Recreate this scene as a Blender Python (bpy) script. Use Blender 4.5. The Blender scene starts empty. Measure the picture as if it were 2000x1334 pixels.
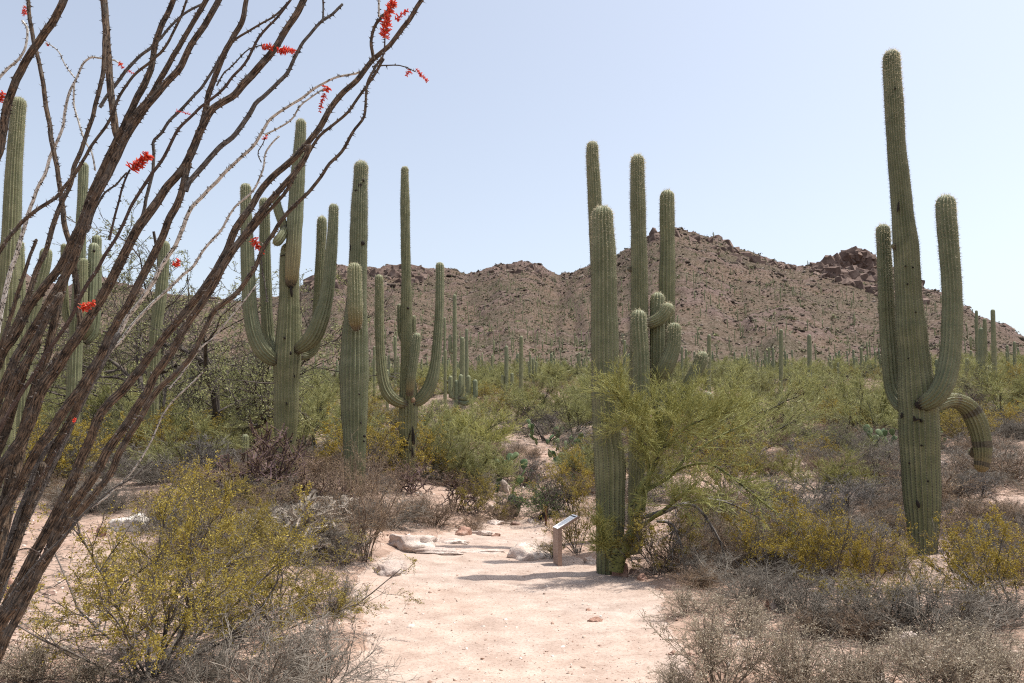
import bpy, math, random
import numpy as np
from mathutils import Vector, Matrix

# ------------------------------------------------------------------ camera, sky, sun, exposure
SC = bpy.context.scene
COL = SC.collection
FPX = 1556.0                      # focal length in pixels of the 2000 px wide photograph (28 mm lens)
PITCH = math.radians(7.0)
EYE = 1.65
cam_d = bpy.data.cameras.new('camera')
cam_d.sensor_width = 36.0
cam_d.lens = 36.0 * FPX / 2000.0
cam_d.clip_start = 0.05
cam_d.clip_end = 9000.0
cam = bpy.data.objects.new('camera', cam_d)
COL.objects.link(cam)
cam.location = (0, 0, EYE)
cam.rotation_euler = (math.radians(90) + PITCH, 0, 0)
SC.camera = cam

SUN_EL = math.radians(69.0)
SUN_AZ = math.radians(12.0)       # from +X towards +Y
world = bpy.data.worlds.new('World')
SC.world = world
world.use_nodes = True
wn = world.node_tree.nodes
wl = world.node_tree.links
wn.clear()
wo = wn.new('ShaderNodeOutputWorld')
wb = wn.new('ShaderNodeBackground')
sky = wn.new('ShaderNodeTexSky')
sky.sky_type = 'NISHITA'
sky.sun_disc = False
sky.sun_elevation = SUN_EL
sky.sun_rotation = math.radians(90) - SUN_AZ
sky.altitude = 800
sky.air_density = 1.2
sky.dust_density = 5.0
sky.ozone_density = 1.0
hs = wn.new('ShaderNodeHueSaturation')
hs.inputs['Saturation'].default_value = 0.60
hs.inputs['Value'].default_value = 1.0
wl.new(sky.outputs[0], hs.inputs['Color'])
wl.new(hs.outputs[0], wb.inputs['Color'])
wb.inputs['Strength'].default_value = 0.15
wl.new(wb.outputs[0], wo.inputs['Surface'])

sun_d = bpy.data.lights.new('sun', 'SUN')
sun_d.energy = 3.95
sun_d.angle = math.radians(0.53)
sun_d.color = (1.0, 0.95, 0.88)
sun = bpy.data.objects.new('sun', sun_d)
COL.objects.link(sun)
SDIR = Vector((math.cos(SUN_EL) * math.cos(SUN_AZ), math.cos(SUN_EL) * math.sin(SUN_AZ), math.sin(SUN_EL)))
sun.rotation_euler = SDIR.to_track_quat('Z', 'Y').to_euler()
sun.location = SDIR * 50

SC.render.engine = 'CYCLES'
SC.view_settings.view_transform = 'Standard'
SC.view_settings.look = 'None'
SC.view_settings.exposure = 0.5
SC.view_settings.gamma = 1.0
SC.view_settings.use_curve_mapping = False
SC.cycles.use_denoising = False
SC.cycles.filter_width = 1.15
SC.cycles.max_bounces = 6
SC.cycles.diffuse_bounces = 3
SC.cycles.transmission_bounces = 3
SC.cycles.transparent_max_bounces = 6

# ------------------------------------------------------------------ pixel helpers
CP, SP = math.cos(PITCH), math.sin(PITCH)

def slopes(u, v):
    """x/y and (z-EYE)/y of the ray through photograph pixel (u, v)."""
    uu = (u - 1000.0) / FPX
    vv = (667.0 - v) / FPX
    d = CP - vv * SP
    return uu / d, (SP + vv * CP) / d

def P(u, v, Y):
    a, s = slopes(u, v)
    return np.array((a * Y, Y, EYE + s * Y))

def pxr(w, v, Y):
    """half-width in metres of w pixels at depth Y."""
    vv = (667.0 - v) / FPX
    return w * Y / FPX / (CP - vv * SP)

# ------------------------------------------------------------------ noise
def _h(ix, iy, s):
    return np.modf(np.abs(np.sin(ix * 127.1 + iy * 311.7 + s * 74.7) * 43758.5453))[0]

def vn(x, y, s=0.0):
    x = np.asarray(x, float); y = np.asarray(y, float)
    ix = np.floor(x); iy = np.floor(y)
    fx = x - ix; fy = y - iy
    fx = fx * fx * (3 - 2 * fx); fy = fy * fy * (3 - 2 * fy)
    a = _h(ix, iy, s); b = _h(ix + 1, iy, s); c = _h(ix, iy + 1, s); d = _h(ix + 1, iy + 1, s)
    return (a * (1 - fx) + b * fx) * (1 - fy) + (c * (1 - fx) + d * fx) * fy

def fbm(x, y, s=0.0, o=4, g=0.5):
    r = 0; a = 1.0; t = 0
    for i in range(o):
        r = r + a * (vn(x, y, s + i * 13.7) - 0.5) * 2; t += a; a *= g; x = x * 2.03 + 17.1; y = y * 2.03 - 9.3
    return r / t

# ------------------------------------------------------------------ mesh building
def mk_mesh(name, V, tris=None, quads=None, mats=(), smooth=False, uv=None, attrs=None, mat_idx=None):
    me = bpy.data.meshes.new(name)
    V = np.ascontiguousarray(V, dtype=np.float32)
    nt = 0 if tris is None else len(tris)
    nq = 0 if quads is None else len(quads)
    loops = []
    if nq: loops.append(np.asarray(quads, dtype=np.int32).ravel())
    if nt: loops.append(np.asarray(tris, dtype=np.int32).ravel())
    L = np.concatenate(loops)
    me.vertices.add(len(V)); me.vertices.foreach_set('co', V.ravel())
    me.loops.add(len(L)); me.loops.foreach_set('vertex_index', L)
    me.polygons.add(nt + nq)
    starts = np.concatenate([np.arange(nq) * 4, nq * 4 + np.arange(nt) * 3]).astype(np.int32)
    me.polygons.foreach_set('loop_start', starts)
    me.polygons.foreach_set('loop_total', np.concatenate([np.full(nq, 4), np.full(nt, 3)]).astype(np.int32))
    if smooth:
        me.polygons.foreach_set('use_smooth', np.ones(nt + nq, dtype=bool))
    if mat_idx is not None:
        me.polygons.foreach_set('material_index', np.asarray(mat_idx, dtype=np.int32))
    for m in mats: me.materials.append(m)
    if uv is not None:
        l = me.uv_layers.new(name='UVMap')
        l.data.foreach_set('uv', np.ascontiguousarray(uv[L], dtype=np.float32).ravel())
    if attrs:
        for k, a in attrs.items():
            at = me.attributes.new(k, 'FLOAT', 'POINT')
            at.data.foreach_set('value', np.ascontiguousarray(a, dtype=np.float32))
    me.update(calc_edges=True)
    me.validate()
    return me

def link(name, me, parent=None, loc=None, kind=None):
    o = bpy.data.objects.new(name, me)
    COL.objects.link(o)
    if parent is not None: o.parent = parent
    if loc is not None: o.location = loc
    if kind: o['kind'] = kind
    return o

def tag(o, label=None, cat=None, group=None, kind=None):
    if label: o['label'] = label
    if cat: o['category'] = cat
    if group: o['group'] = group
    if kind: o['kind'] = kind
    return o

def empty(name, loc, label=None, cat=None, group=None, rz=0.0):
    o = bpy.data.objects.new(name, None)
    o.empty_display_size = 0.2
    COL.objects.link(o)
    o.location = loc; o.rotation_euler = (0, 0, rz)
    return tag(o, label, cat, group)

def dup(root, loc, rz=0.0, s=1.0, label=None, group=None, tilt=(0, 0)):
    r = root.copy(); COL.objects.link(r)
    r.location = loc; r.rotation_euler = (tilt[0], tilt[1], rz)
    r.scale = (s, s, s) if np.isscalar(s) else s
    for k in ('label', 'group'):
        if k in r: del r[k]
    if label: r['label'] = label
    if group: r['group'] = group
    for ch in root.children:
        c = ch.copy(); COL.objects.link(c); c.parent = r
        for g in ch.children:
            d = g.copy(); COL.objects.link(d); d.parent = c
    return r

# ------------------------------------------------------------------ materials
def new_mat(name):
    m = bpy.data.materials.new(name); m.use_nodes = True
    nt = m.node_tree
    b = nt.nodes['Principled BSDF']
    b.inputs['Roughness'].default_value = 0.85
    b.inputs['Specular IOR Level'].default_value = 0.25
    return m, nt, b

def N(nt, t, **kw):
    n = nt.nodes.new(t)
    for k, v in kw.items():
        if k.startswith('i_'):
            n.inputs[k[2:].replace('_', ' ')].default_value = v
        else:
            setattr(n, k, v)
    return n

def ramp(nt, src, stops, interp='LINEAR'):
    r = nt.nodes.new('ShaderNodeValToRGB')
    r.color_ramp.interpolation = interp
    e = r.color_ramp.elements
    while len(e) < len(stops): e.new(0.5)
    for i, (p, c) in enumerate(stops):
        e[i].position = p
        e[i].color = (c[0], c[1], c[2], 1) if not np.isscalar(c) else (c, c, c, 1)
    nt.links.new(src, r.inputs[0])
    return r.outputs[0]

def noise(nt, scale, vec=None, detail=4, rough=0.55, dist=0.0):
    n = nt.nodes.new('ShaderNodeTexNoise')
    n.inputs['Scale'].default_value = scale; n.inputs['Detail'].default_value = detail
    n.inputs['Roughness'].default_value = rough; n.inputs['Distortion'].default_value = dist
    if vec is not None: nt.links.new(vec, n.inputs['Vector'])
    return n.outputs[0]

def mixc(nt, fac, a, b, mode='MIX'):
    m = nt.nodes.new('ShaderNodeMix'); m.data_type = 'RGBA'; m.blend_type = mode
    for s, v in ((m.inputs[0], fac), (m.inputs[6], a), (m.inputs[7], b)):
        if isinstance(v, bpy.types.NodeSocket): nt.links.new(v, s)
        elif np.isscalar(v): s.default_value = v
        else: s.default_value = (v[0], v[1], v[2], 1)
    return m.outputs[2]

def math_n(nt, op, a, b=0.5, clamp=False):
    m = nt.nodes.new('ShaderNodeMath'); m.operation = op; m.use_clamp = clamp
    for s, v in ((m.inputs[0], a), (m.inputs[1], b)):
        if isinstance(v, bpy.types.NodeSocket): nt.links.new(v, s)
        else: s.default_value = v
    return m.outputs[0]

def attr(nt, name):
    a = nt.nodes.new('ShaderNodeAttribute'); a.attribute_name = name
    return a.outputs['Fac']

def geo_pos(nt):
    return nt.nodes.new('ShaderNodeNewGeometry').outputs['Position']

def objco(nt):
    return nt.nodes.new('ShaderNodeTexCoord').outputs['Object']

def bump(nt, b, h, strength=0.5, dist=0.01):
    n = nt.nodes.new('ShaderNodeBump'); n.inputs['Strength'].default_value = strength
    n.inputs['Distance'].default_value = dist
    nt.links.new(h, n.inputs['Height']); nt.links.new(n.outputs[0], b.inputs['Normal'])

def build_haze():
    s = 1620.0
    V = [(x, y, z) for z in (-6.0, 128.0) for y in (-s, s) for x in (-s, s)]
    me = bpy.data.meshes.new('haze')
    me.from_pydata(V, [], [(0, 2, 3, 1), (4, 5, 7, 6), (0, 1, 5, 4), (2, 6, 7, 3), (0, 4, 6, 2), (1, 3, 7, 5)])
    m = bpy.data.materials.new('thin_air_haze'); m.use_nodes = True
    nt = m.node_tree; nt.nodes.clear()
    o = nt.nodes.new('ShaderNodeOutputMaterial'); v = nt.nodes.new('ShaderNodeVolumePrincipled')
    v.inputs['Color'].default_value = (.94, .965, 1.0, 1); v.inputs['Density'].default_value = HAZE
    v.inputs['Anisotropy'].default_value = .3
    nt.links.new(v.outputs[0], o.inputs['Volume'])
    me.materials.append(m)
    ob = bpy.data.objects.new('haze', me); COL.objects.link(ob); ob['kind'] = 'stuff'
HAZE = 0.0

def obj_random(nt):
    return nt.nodes.new('ShaderNodeObjectInfo').outputs['Random']

def bark_mat(name, c1, c2, scale=30.0, vary=0.25):
    """twigs and branches: two tones mixed by noise, each plant slightly different"""
    m, nt, b = new_mat(name)
    c = ramp(nt, noise(nt, scale, objco(nt), 3), [(0.35, c1), (0.65, c2)])
    v = ramp(nt, obj_random(nt), [(0, 1 - vary), (1, 1 + vary)])
    c = mixc(nt, 1.0, c, v, 'MULTIPLY')
    nt.links.new(c, b.inputs['Base Color'])
    b.inputs['Roughness'].default_value = 0.9
    return m

def leaf_mat(name, c1, c2, c3, trans=0.35, scale=3.0, rough=0.6):
    m, nt, b = new_mat(name)
    co = objco(nt)
    n1 = noise(nt, scale, co, 2)
    n2 = nt.nodes.new('ShaderNodeTexWhiteNoise')
    n2.noise_dimensions = '1D'
    nt.links.new(attr(nt, 'rnd'), n2.inputs['W'])
    f = math_n(nt, 'ADD', math_n(nt, 'MULTIPLY', n1, 0.6), math_n(nt, 'MULTIPLY', n2.outputs[0], 0.4))
    c = ramp(nt, f, [(0.25, c1), (0.5, c2), (0.75, c3)])
    v = ramp(nt, obj_random(nt), [(0, 0.8), (1, 1.2)])
    c = mixc(nt, 1.0, c, v, 'MULTIPLY')
    nt.links.new(c, b.inputs['Base Color'])
    b.inputs['Roughness'].default_value = rough
    tr = nt.nodes.new('ShaderNodeBsdfTranslucent')
    nt.links.new(c, tr.inputs['Color'])
    mx = nt.nodes.new('ShaderNodeMixShader'); mx.inputs[0].default_value = trans
    out = nt.nodes['Material Output']
    nt.links.new(b.outputs[0], mx.inputs[1]); nt.links.new(tr.outputs[0], mx.inputs[2])
    nt.links.new(mx.outputs[0], out.inputs['Surface'])
    return m

# ------------------------------------------------------------------ terrain
# ground heights behind the trail as read from the photograph: rows = distance, columns = direction
_cols = [0, 250, 500, 750, 1000, 1250, 1500, 1750, 2000]
_rad = [5, 8, 11, 14, 16, 20, 28, 40, 60, 100, 150]
_tab = {
    0:    [1401, 1187, 1092, 1030, 990, 945, 905, 872, 835, 785, 748],
    250:  [1401, 1188, 1088, 1020, 980, 935, 897, 860, 825, 775, 742],
    500:  [1401, 1190, 1088, 1010, 968, 918, 888, 850, 808, 768, 740],
    750:  [1401, 1192, 1097, 1032, 985, 920, 890, 845, 797, 760, 738],
    1000: [1401, 1192, 1099, 1046, 1022, 982, 900, 832, 785, 755, 738],
    1250: [1401, 1192, 1099, 1042, 1008, 955, 888, 830, 785, 750, 735],
    1500: [1401, 1192, 1092, 1025, 988, 938, 880, 828, 783, 749, 730],
    1750: [1401, 1192, 1087, 1015, 976, 932, 878, 828, 783, 749, 730],
    2000: [1401, 1192, 1087, 1015, 974, 928, 874, 820, 776, 745, 725],
}
def _z_of(u, v, r):
    a, s = slopes(u, v)
    return EYE + s * r / math.sqrt(1 + a * a)
_th_c = np.array([math.atan(slopes(u, 900)[0]) for u in _cols])
_ztab = np.array([[_z_of(u, _tab[u][i], _rad[i]) for u in _cols] for i in range(len(_rad))])
# ridge line of the hills: pixel, row, distance
_ridge = [(-700, 600, 760), (-450, 570, 720), (-200, 548, 700), (0, 528, 700), (40, 532, 690), (80, 550, 690), (130, 560, 690), (180, 542, 680), (200, 540, 680), (240, 556, 670), (300, 572, 660),
          (400, 578, 650), (470, 588, 640), (545, 577, 640), (600, 553, 630), (620, 533, 620), (655, 518, 610),
          (690, 521, 600), (730, 526, 590), (765, 523, 585), (800, 522, 580), (835, 523, 580), (870, 525, 580), (890, 528, 580),
          (912, 536, 575), (940, 528, 565), (975, 519, 560), (1020, 514, 550), (1050, 516, 545), (1065, 526, 540), (1090, 537, 535),
          (1110, 536, 530), (1145, 522, 520), (1200, 499, 505), (1250, 470, 495), (1275, 453, 490), (1300, 448, 487), (1335, 449, 485),
          (1370, 456, 485), (1400, 464, 485), (1440, 482, 488), (1490, 502, 492), (1540, 518, 495), (1585, 522, 498), (1640, 522, 498),
          (1700, 530, 492), (1760, 543, 480), (1800, 560, 470), (1840, 577, 460), (1880, 600, 450), (1940, 629, 440),
          (2000, 655, 430), (2100, 668, 420), (2300, 690, 420), (2700, 700, 430)]
_th_r = np.array([math.atan(slopes(u, v)[0]) for u, v, r in _ridge])
_zr = np.array([_z_of(u, v, r) for u, v, r in _ridge])
_rr = np.array([r for u, v, r in _ridge])

TH0, TH1, NTH = -math.pi, math.pi, 1441
LR0, LR1, NLR = math.log(0.5), math.log(200.0), 340
_gth = np.linspace(TH0, TH1, NTH)
_glr = np.linspace(LR0, LR1, NLR)
def _near_grid():
    lr = np.log(np.array([0.4, 2.0] + _rad + [200.0]))
    zt = np.vstack([np.zeros((2, len(_cols))), _ztab, _ztab[-1:] + 4.5])
    g1 = np.array([np.interp(_glr, lr, zt[:, j]) for j in range(len(_cols))])      # cols x NLR
    g = np.empty((NLR, NTH))
    for i in range(NLR):
        g[i] = np.interp(_gth, _th_c, g1[:, i])
    # smooth both ways
    k = np.hanning(25); k /= k.sum()
    pad = 12
    gg = np.pad(g, ((pad, pad), (pad, pad)), mode='edge')
    gg = np.apply_along_axis(lambda a: np.convolve(a, k, 'valid'), 0, gg)
    k2 = np.hanning(15); k2 /= k2.sum(); gg = gg[:, pad - 7: gg.shape[1] - (pad - 7)]
    gg = np.apply_along_axis(lambda a: np.convolve(a, k2, 'valid'), 1, gg)
    return gg
_G = _near_grid()

def path_edges(y):
    """left and right edge of the trail (x) at distance y"""
    ys = np.array([-5, 2.0, 5.7, 6.5, 7.6, 9.0, 10.2, 12.3, 14.0, 15.5, 16.6, 18.0])
    xl = np.array([-1.3, -1.3, -1.35, -1.25, -1.45, -1.85, -2.0, -1.75, -1.2, -.75, -.55, -.3])
    xr = np.array([1.5, 1.6, 1.35, 1.45, 1.50, 1.75, 1.55, .75, .75, .75, .55, .35])
    return np.interp(y, ys, xl), np.interp(y, ys, xr)

def path_w(x, y):
    l, r = path_edges(y)
    wob = 0.12 * fbm(x * 1.3, y * 1.3, 5.0, 3)
    d = np.minimum(x - l, r - x) + wob
    w = np.clip(d / 0.5 + 0.5, 0, 1)
    return np.where((y > 16.8) | (y < -6), 0, w)

def ledge(x, y):
    """narrow winding bands where bedrock stands out of the slope"""
    f = fbm(x * 0.011 + y * 0.004, y * 0.013 - x * 0.006, 51, 4)
    return np.exp(-((f - 0.08) / 0.035) ** 2) + 0.8 * np.exp(-((f + 0.22) / 0.03) ** 2)

def H(x, y, fine=True):
    x = np.asarray(x, float); y = np.asarray(y, float)
    r = np.hypot(x, y) + 1e-6
    th = np.arctan2(x, y)
    lr = np.clip(np.log(r), LR0, LR1)
    fi = (lr - LR0) / (LR1 - LR0) * (NLR - 1); fj = (th - TH0) / (TH1 - TH0) * (NTH - 1)
    i = np.clip(fi.astype(int), 0, NLR - 2); j = np.clip(fj.astype(int), 0, NTH - 2)
    a = fi - i; b = fj - j
    z = (_G[i, j] * (1 - a) + _G[i + 1, j] * a) * (1 - b) + (_G[i, j + 1] * (1 - a) + _G[i + 1, j + 1] * a) * b
    # hills
    zr = np.interp(th, _th_r, _zr) ; rr = np.interp(th, _th_r, _rr)
    z150 = np.interp(th, _th_c, _ztab[-1])
    s = np.clip((r - 150) / (rr - 150), 0, 1)
    gul = fbm(th * 18 + 3, r * 0.004, 41, 3)                      # gullies down the slope
    hill = z150 + (zr - z150) * (0.16 * s + 0.84 * s ** 1.35)
    hill = hill + s * (1 - s) * 4 * 8.0 * gul
    over = np.clip(r - rr, 0, None)
    hill = hill - 0.42 * over + over * over * 0.00012
    hill = np.maximum(hill, 5.0)
    bf = ledge(x, y)
    hill = hill + np.clip((r - 190) / 80, 0, 1) * 1.7 * bf * (r < rr + 5)
    rough = np.clip((r - 150) / 120, 0, 1)
    crag = np.clip((s - 0.72) / 0.28, 0, 1)
    hill = hill + rough * (2.0 * fbm(x * 0.03, y * 0.03, 9, 4) * (1 - 0.6 * crag) + (0.5 + 1.5 * crag) * fbm(x * 0.13, y * 0.13, 19, 3) + (.22 + .8 * crag) * fbm(x * 0.4, y * 0.4, 29, 2))
    w = np.clip((r - 140) / 20, 0, 1)
    z = z * (1 - w) + hill * w
    side = np.clip((np.abs(th) - 1.0) / 0.5, 0, 1)              # flatten behind the viewer
    z = z * (1 - side * np.clip(r / 150, 0, 1) * 0.9)
    if fine:
        pw = path_w(x, y)
        n = 0.10 * fbm(x * 0.35, y * 0.35, 2, 3) * np.clip(r / 12, 0.1, 1) * (1 - 0.85 * pw)
        n = n + 0.035 * fbm(x * 2.2, y * 2.2, 3, 3) * (1 - 0.6 * pw) + 0.012 * fbm(x * 7, y * 7, 4, 2)
        n = n + 0.45 * fbm(x * 0.12, y * 0.12, 6, 3) * np.clip((r - 22) / 30, 0, 1)
        # a low bank beside the trail
        z = z + n * np.clip((r - 1) / 4, 0, 1) - 0.05 * pw * np.clip(r / 6, 0, 1)
    return z

def hit(u, v, y0=2.5, y1=760.0):
    """point where the photograph's pixel ray meets the ground"""
    a, s = slopes(u, v)
    Y = np.exp(np.linspace(math.log(y0), math.log(y1), 1500))
    d = EYE + s * Y - H(a * Y, Y)
    k = np.nonzero(d < 0)[0]
    if len(k) == 0: return None
    k = max(k[0], 1)
    t = d[k - 1] / (d[k - 1] - d[k] + 1e-9)
    y = Y[k - 1] + (Y[k] - Y[k - 1]) * t
    return np.array((a * y, y, float(H(a * y, y))))

def ground_pt(u, Y, v=900):
    a, s = slopes(u, v)
    return np.array((a * Y, Y, float(H(a * Y, Y))))

def soil_mat(name, path=False):
    m, nt, b = new_mat(name)
    pos = geo_pos(nt)
    big = noise(nt, 0.35, pos, 4)
    mid = noise(nt, 2.6, pos, 5, 0.65)
    fine = noise(nt, 38.0, pos, 4, 0.7)
    if path:
        base = ramp(nt, mid, [(0.30, (.33, .258, .215)), (0.55, (.44, .36, .308)), (0.75, (.53, .45, .392))])
    else:
        base = ramp(nt, mid, [(0.28, (.25, .172, .132)), (0.52, (.36, .265, .212)), (0.75, (.50, .395, .328))])
    tint = ramp(nt, big, [(0.35, (1.0, .93, .88)), (0.65, (1.0, 1.0, 1.0))])
    c = mixc(nt, 1.0, base, tint, 'MULTIPLY')
    fr = ramp(nt, fine, [(0.30, (.55, .50, .47)), (0.46, (.96, .95, .94)), (0.72, (1.14, 1.14, 1.16))])
    c = mixc(nt, 0.8, c, fr, 'MULTIPLY')
    vo = nt.nodes.new('ShaderNodeTexVoronoi'); vo.inputs['Scale'].default_value = 26.0
    nt.links.new(pos, vo.inputs['Vector'])
    sp = ramp(nt, vo.outputs['Distance'], [(0.10, 1.0), (0.22, 0.0)])
    pick = nt.nodes.new('ShaderNodeSeparateColor'); nt.links.new(vo.outputs['Color'], pick.inputs[0])
    sel = ramp(nt, pick.outputs[0], [(0.80 if path else 0.6, 0.0), (0.83 if path else 0.64, 1.0)])
    stone = ramp(nt, pick.outputs[1], [(0.0, (.24, .13, .09)), (0.5, (.40, .30, .24)), (1.0, (.66, .56, .48))])
    c = mixc(nt, math_n(nt, 'MULTIPLY', sp, sel), c, stone)
    if not path:
        # the far slopes: rubbly, darker red brown with rock outcrops
        far = attr(nt, 'far')
        n1 = noise(nt, 0.028, pos, 6, 0.75)
        n2 = noise(nt, 1.1, pos, 6, 0.85)
        hill = ramp(nt, n2, [(0.30, (.030, .022, .016)), (0.47, (.079, .057, .041)), (0.70, (.165, .128, .10))])
        h2 = ramp(nt, n1, [(0.38, (.68, .74, .60)), (0.5, (.95, .93, .88)), (0.62, (1.22, 1.12, 1.06))])
        hill = mixc(nt, 1.0, hill, h2, 'MULTIPLY')
        rock = ramp(nt, n2, [(0.3, (.050, .032, .028)), (0.7, (.175, .120, .103))])
        hill = mixc(nt, attr(nt, 'rock'), hill, rock)
        c = mixc(nt, far, c, hill)
        # duff and litter under the scrub
        lit = noise(nt, 1.1, pos, 5, 0.7)
        lf = math_n(nt, 'MULTIPLY', ramp(nt, lit, [(0.50, 0.0), (0.66, 0.75)]), attr(nt, 'litter'))
        c = mixc(nt, lf, c, ramp(nt, fine, [(0.3, (.11, .085, .068)), (0.7, (.27, .215, .175))]))
    nt.links.new(c, b.inputs['Base Color'])
    b.inputs['Roughness'].default_value = 0.95
    b.inputs['Specular IOR Level'].default_value = 0.1
    hgt = math_n(nt, 'ADD', math_n(nt, 'MULTIPLY', fine, 0.6), math_n(nt, 'MULTIPLY', sp, 0.5))
    bump(nt, b, hgt, 0.55, 0.012)
    return m

M_SOIL = soil_mat('pinkish_desert_soil')
M_PATH = soil_mat('trodden_trail_sand', True)

def build_ground():
    th_in = np.linspace(-math.radians(38), math.radians(38), 420)
    th_out = np.linspace(math.radians(38), math.radians(322), 120)[1:-1]
    th = np.concatenate([th_in, th_out])
    r = [0.5]
    while r[-1] < 120: r.append(r[-1] * 1.021)
    while r[-1] < 780: r.append(r[-1] + 2.9)
    while r[-1] < 1400: r.append(r[-1] * 1.12)
    r = np.array(r)
    R, T = np.meshgrid(r, th, indexing='ij')
    X = R * np.sin(T); Y = R * np.cos(T)
    Z = H(X, Y)
    Z = np.where(R > 780, np.minimum(Z, np.maximum(5.0 - (R - 780) * 0.002, -4)), Z)
    nr, nth = R.shape
    V = np.stack([X.ravel(), Y.ravel(), Z.ravel()], 1)
    V = np.vstack([V, [[0, 0, float(H(0.0, 0.0))]]])
    i = np.arange(nr - 1)[:, None]; j = np.arange(nth)[None, :]; j2 = (j + 1) % nth
    q = np.stack([i * nth + j, i * nth + j2, (i + 1) * nth + j2, (i + 1) * nth + j], -1).reshape(-1, 4)
    q = q[:, ::-1]
    c = len(V) - 1
    t = np.stack([np.full(nth, c), (np.arange(nth) + 1) % nth, np.arange(nth)], 1)[:, ::-1]
    rv = np.append(R.ravel(), 0); xv = V[:, 0]; yv = V[:, 1]; tv = np.arctan2(xv, yv)
    far = np.clip((rv - 45) / 80, 0, 1)
    rrv = np.interp(tv, _th_r, _rr)
    s = np.clip((rv - 150) / (rrv - 150), 0, 1.05)
    rock = np.clip((s - 0.86) / 0.12, 0, 1) * (fbm(xv * 0.03, yv * 0.03, 77, 3) > -0.25)
    rock = np.maximum(rock, np.clip(ledge(xv, yv) * 1.3 - .25, 0, 1) * (rv > 190) * .9)
    litter = np.clip(1 - path_w(xv, yv) * 1.6, 0, 1) * np.clip((rv - 6.0) / 5, 0.15, 1)
    lw = ((xv < -2.2) & (yv > 6) & (yv < 12.5)); litter = np.where(lw, litter * 0.15, litter)
    me = mk_mesh('ground', V, tris=t, quads=q, mats=[M_SOIL], smooth=True, attrs={'far': far, 'rock': rock, 'litter': litter})
    tag(link('ground', me), kind='structure')

def build_path():
    ys = np.concatenate([np.arange(-5, 2, .25), np.arange(2, 16.75, 0.06)])
    ws = np.linspace(0, 1, 46)
    V = []
    l, r = path_edges(ys)
    for k, w in enumerate(ws):
        V.append(np.stack([l + (r - l) * w, ys], 1))
    V = np.array(V)                       # nw x ny x 2
    X = V[..., 0].copy(); Y = V[..., 1].copy()
    X[0] += -0.16 + 0.22 * fbm(X[0] * 0 + 3, Y[0] * 2.5, 8, 3); X[-1] += 0.16 + 0.22 * fbm(X[-1] * 0 + 9, Y[-1] * 2.5, 8, 3)
    edge = np.minimum(ws, 1 - ws)[:, None] * (r - l)[None, :]
    Z = H(X, Y) + np.clip(edge / 0.25, -1, 1) * 0.024 - 0.010
    nw, ny = X.shape
    i = np.arange(nw - 1)[:, None]; j = np.arange(ny - 1)[None, :]
    q = np.stack([i * ny + j, (i + 1) * ny + j, (i + 1) * ny + j + 1, i * ny + j + 1], -1).reshape(-1, 4)
    me = mk_mesh('path', np.stack([X.ravel(), Y.ravel(), Z.ravel()], 1), quads=q, mats=[M_PATH], smooth=True)
    tag(link('path', me), kind='structure')

build_ground()
build_path()

# ------------------------------------------------------------------ saguaros
def catmull(pts, n_per=8):
    """smooth curve through rows of pts (any number of columns)"""
    p = np.asarray(pts, float)
    if len(p) < 3:
        t = np.linspace(0, 1, n_per * 2)[:, None]
        return p[0] * (1 - t) + p[-1] * t
    a = np.vstack([2 * p[0] - p[1], p, 2 * p[-1] - p[-2]])
    out = []
    t = np.linspace(0, 1, n_per, endpoint=False)[:, None]
    for i in range(1, len(a) - 2):
        p0, p1, p2, p3 = a[i - 1], a[i], a[i + 1], a[i + 2]
        out.append(0.5 * ((2 * p1) + (p2 - p0) * t + (2 * p0 - 5 * p1 + 4 * p2 - p3) * t ** 2 + (3 * p1 - p0 - 3 * p2 + p3) * t ** 3))
    out.append(p[-1:])
    return np.vstack(out)

def resample(c, ds):
    d = np.linalg.norm(np.diff(c[:, :3], axis=0), axis=1)
    s = np.concatenate([[0], np.cumsum(d)])
    n = max(3, int(s[-1] / ds) + 1)
    t = np.linspace(0, s[-1], n)
    return np.stack([np.interp(t, s, c[:, k]) for k in range(c.shape[1])], 1), t

def frames(p):
    t = np.gradient(p, axis=0); t /= np.linalg.norm(t, axis=1)[:, None] + 1e-12
    n = np.zeros_like(p); 
    r = np.array((0.0, -1.0, 0.0))
    if abs(t[0] @ r) > 0.9: r = np.array((1.0, 0, 0))
    v = r - t[0] * (r @ t[0]); n[0] = v / np.linalg.norm(v)
    for i in range(1, len(p)):
        v = n[i - 1] - t[i] * (n[i - 1] @ t[i])
        n[i] = v / (np.linalg.norm(v) + 1e-12)
    return t, n, np.cross(t, n)

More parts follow.
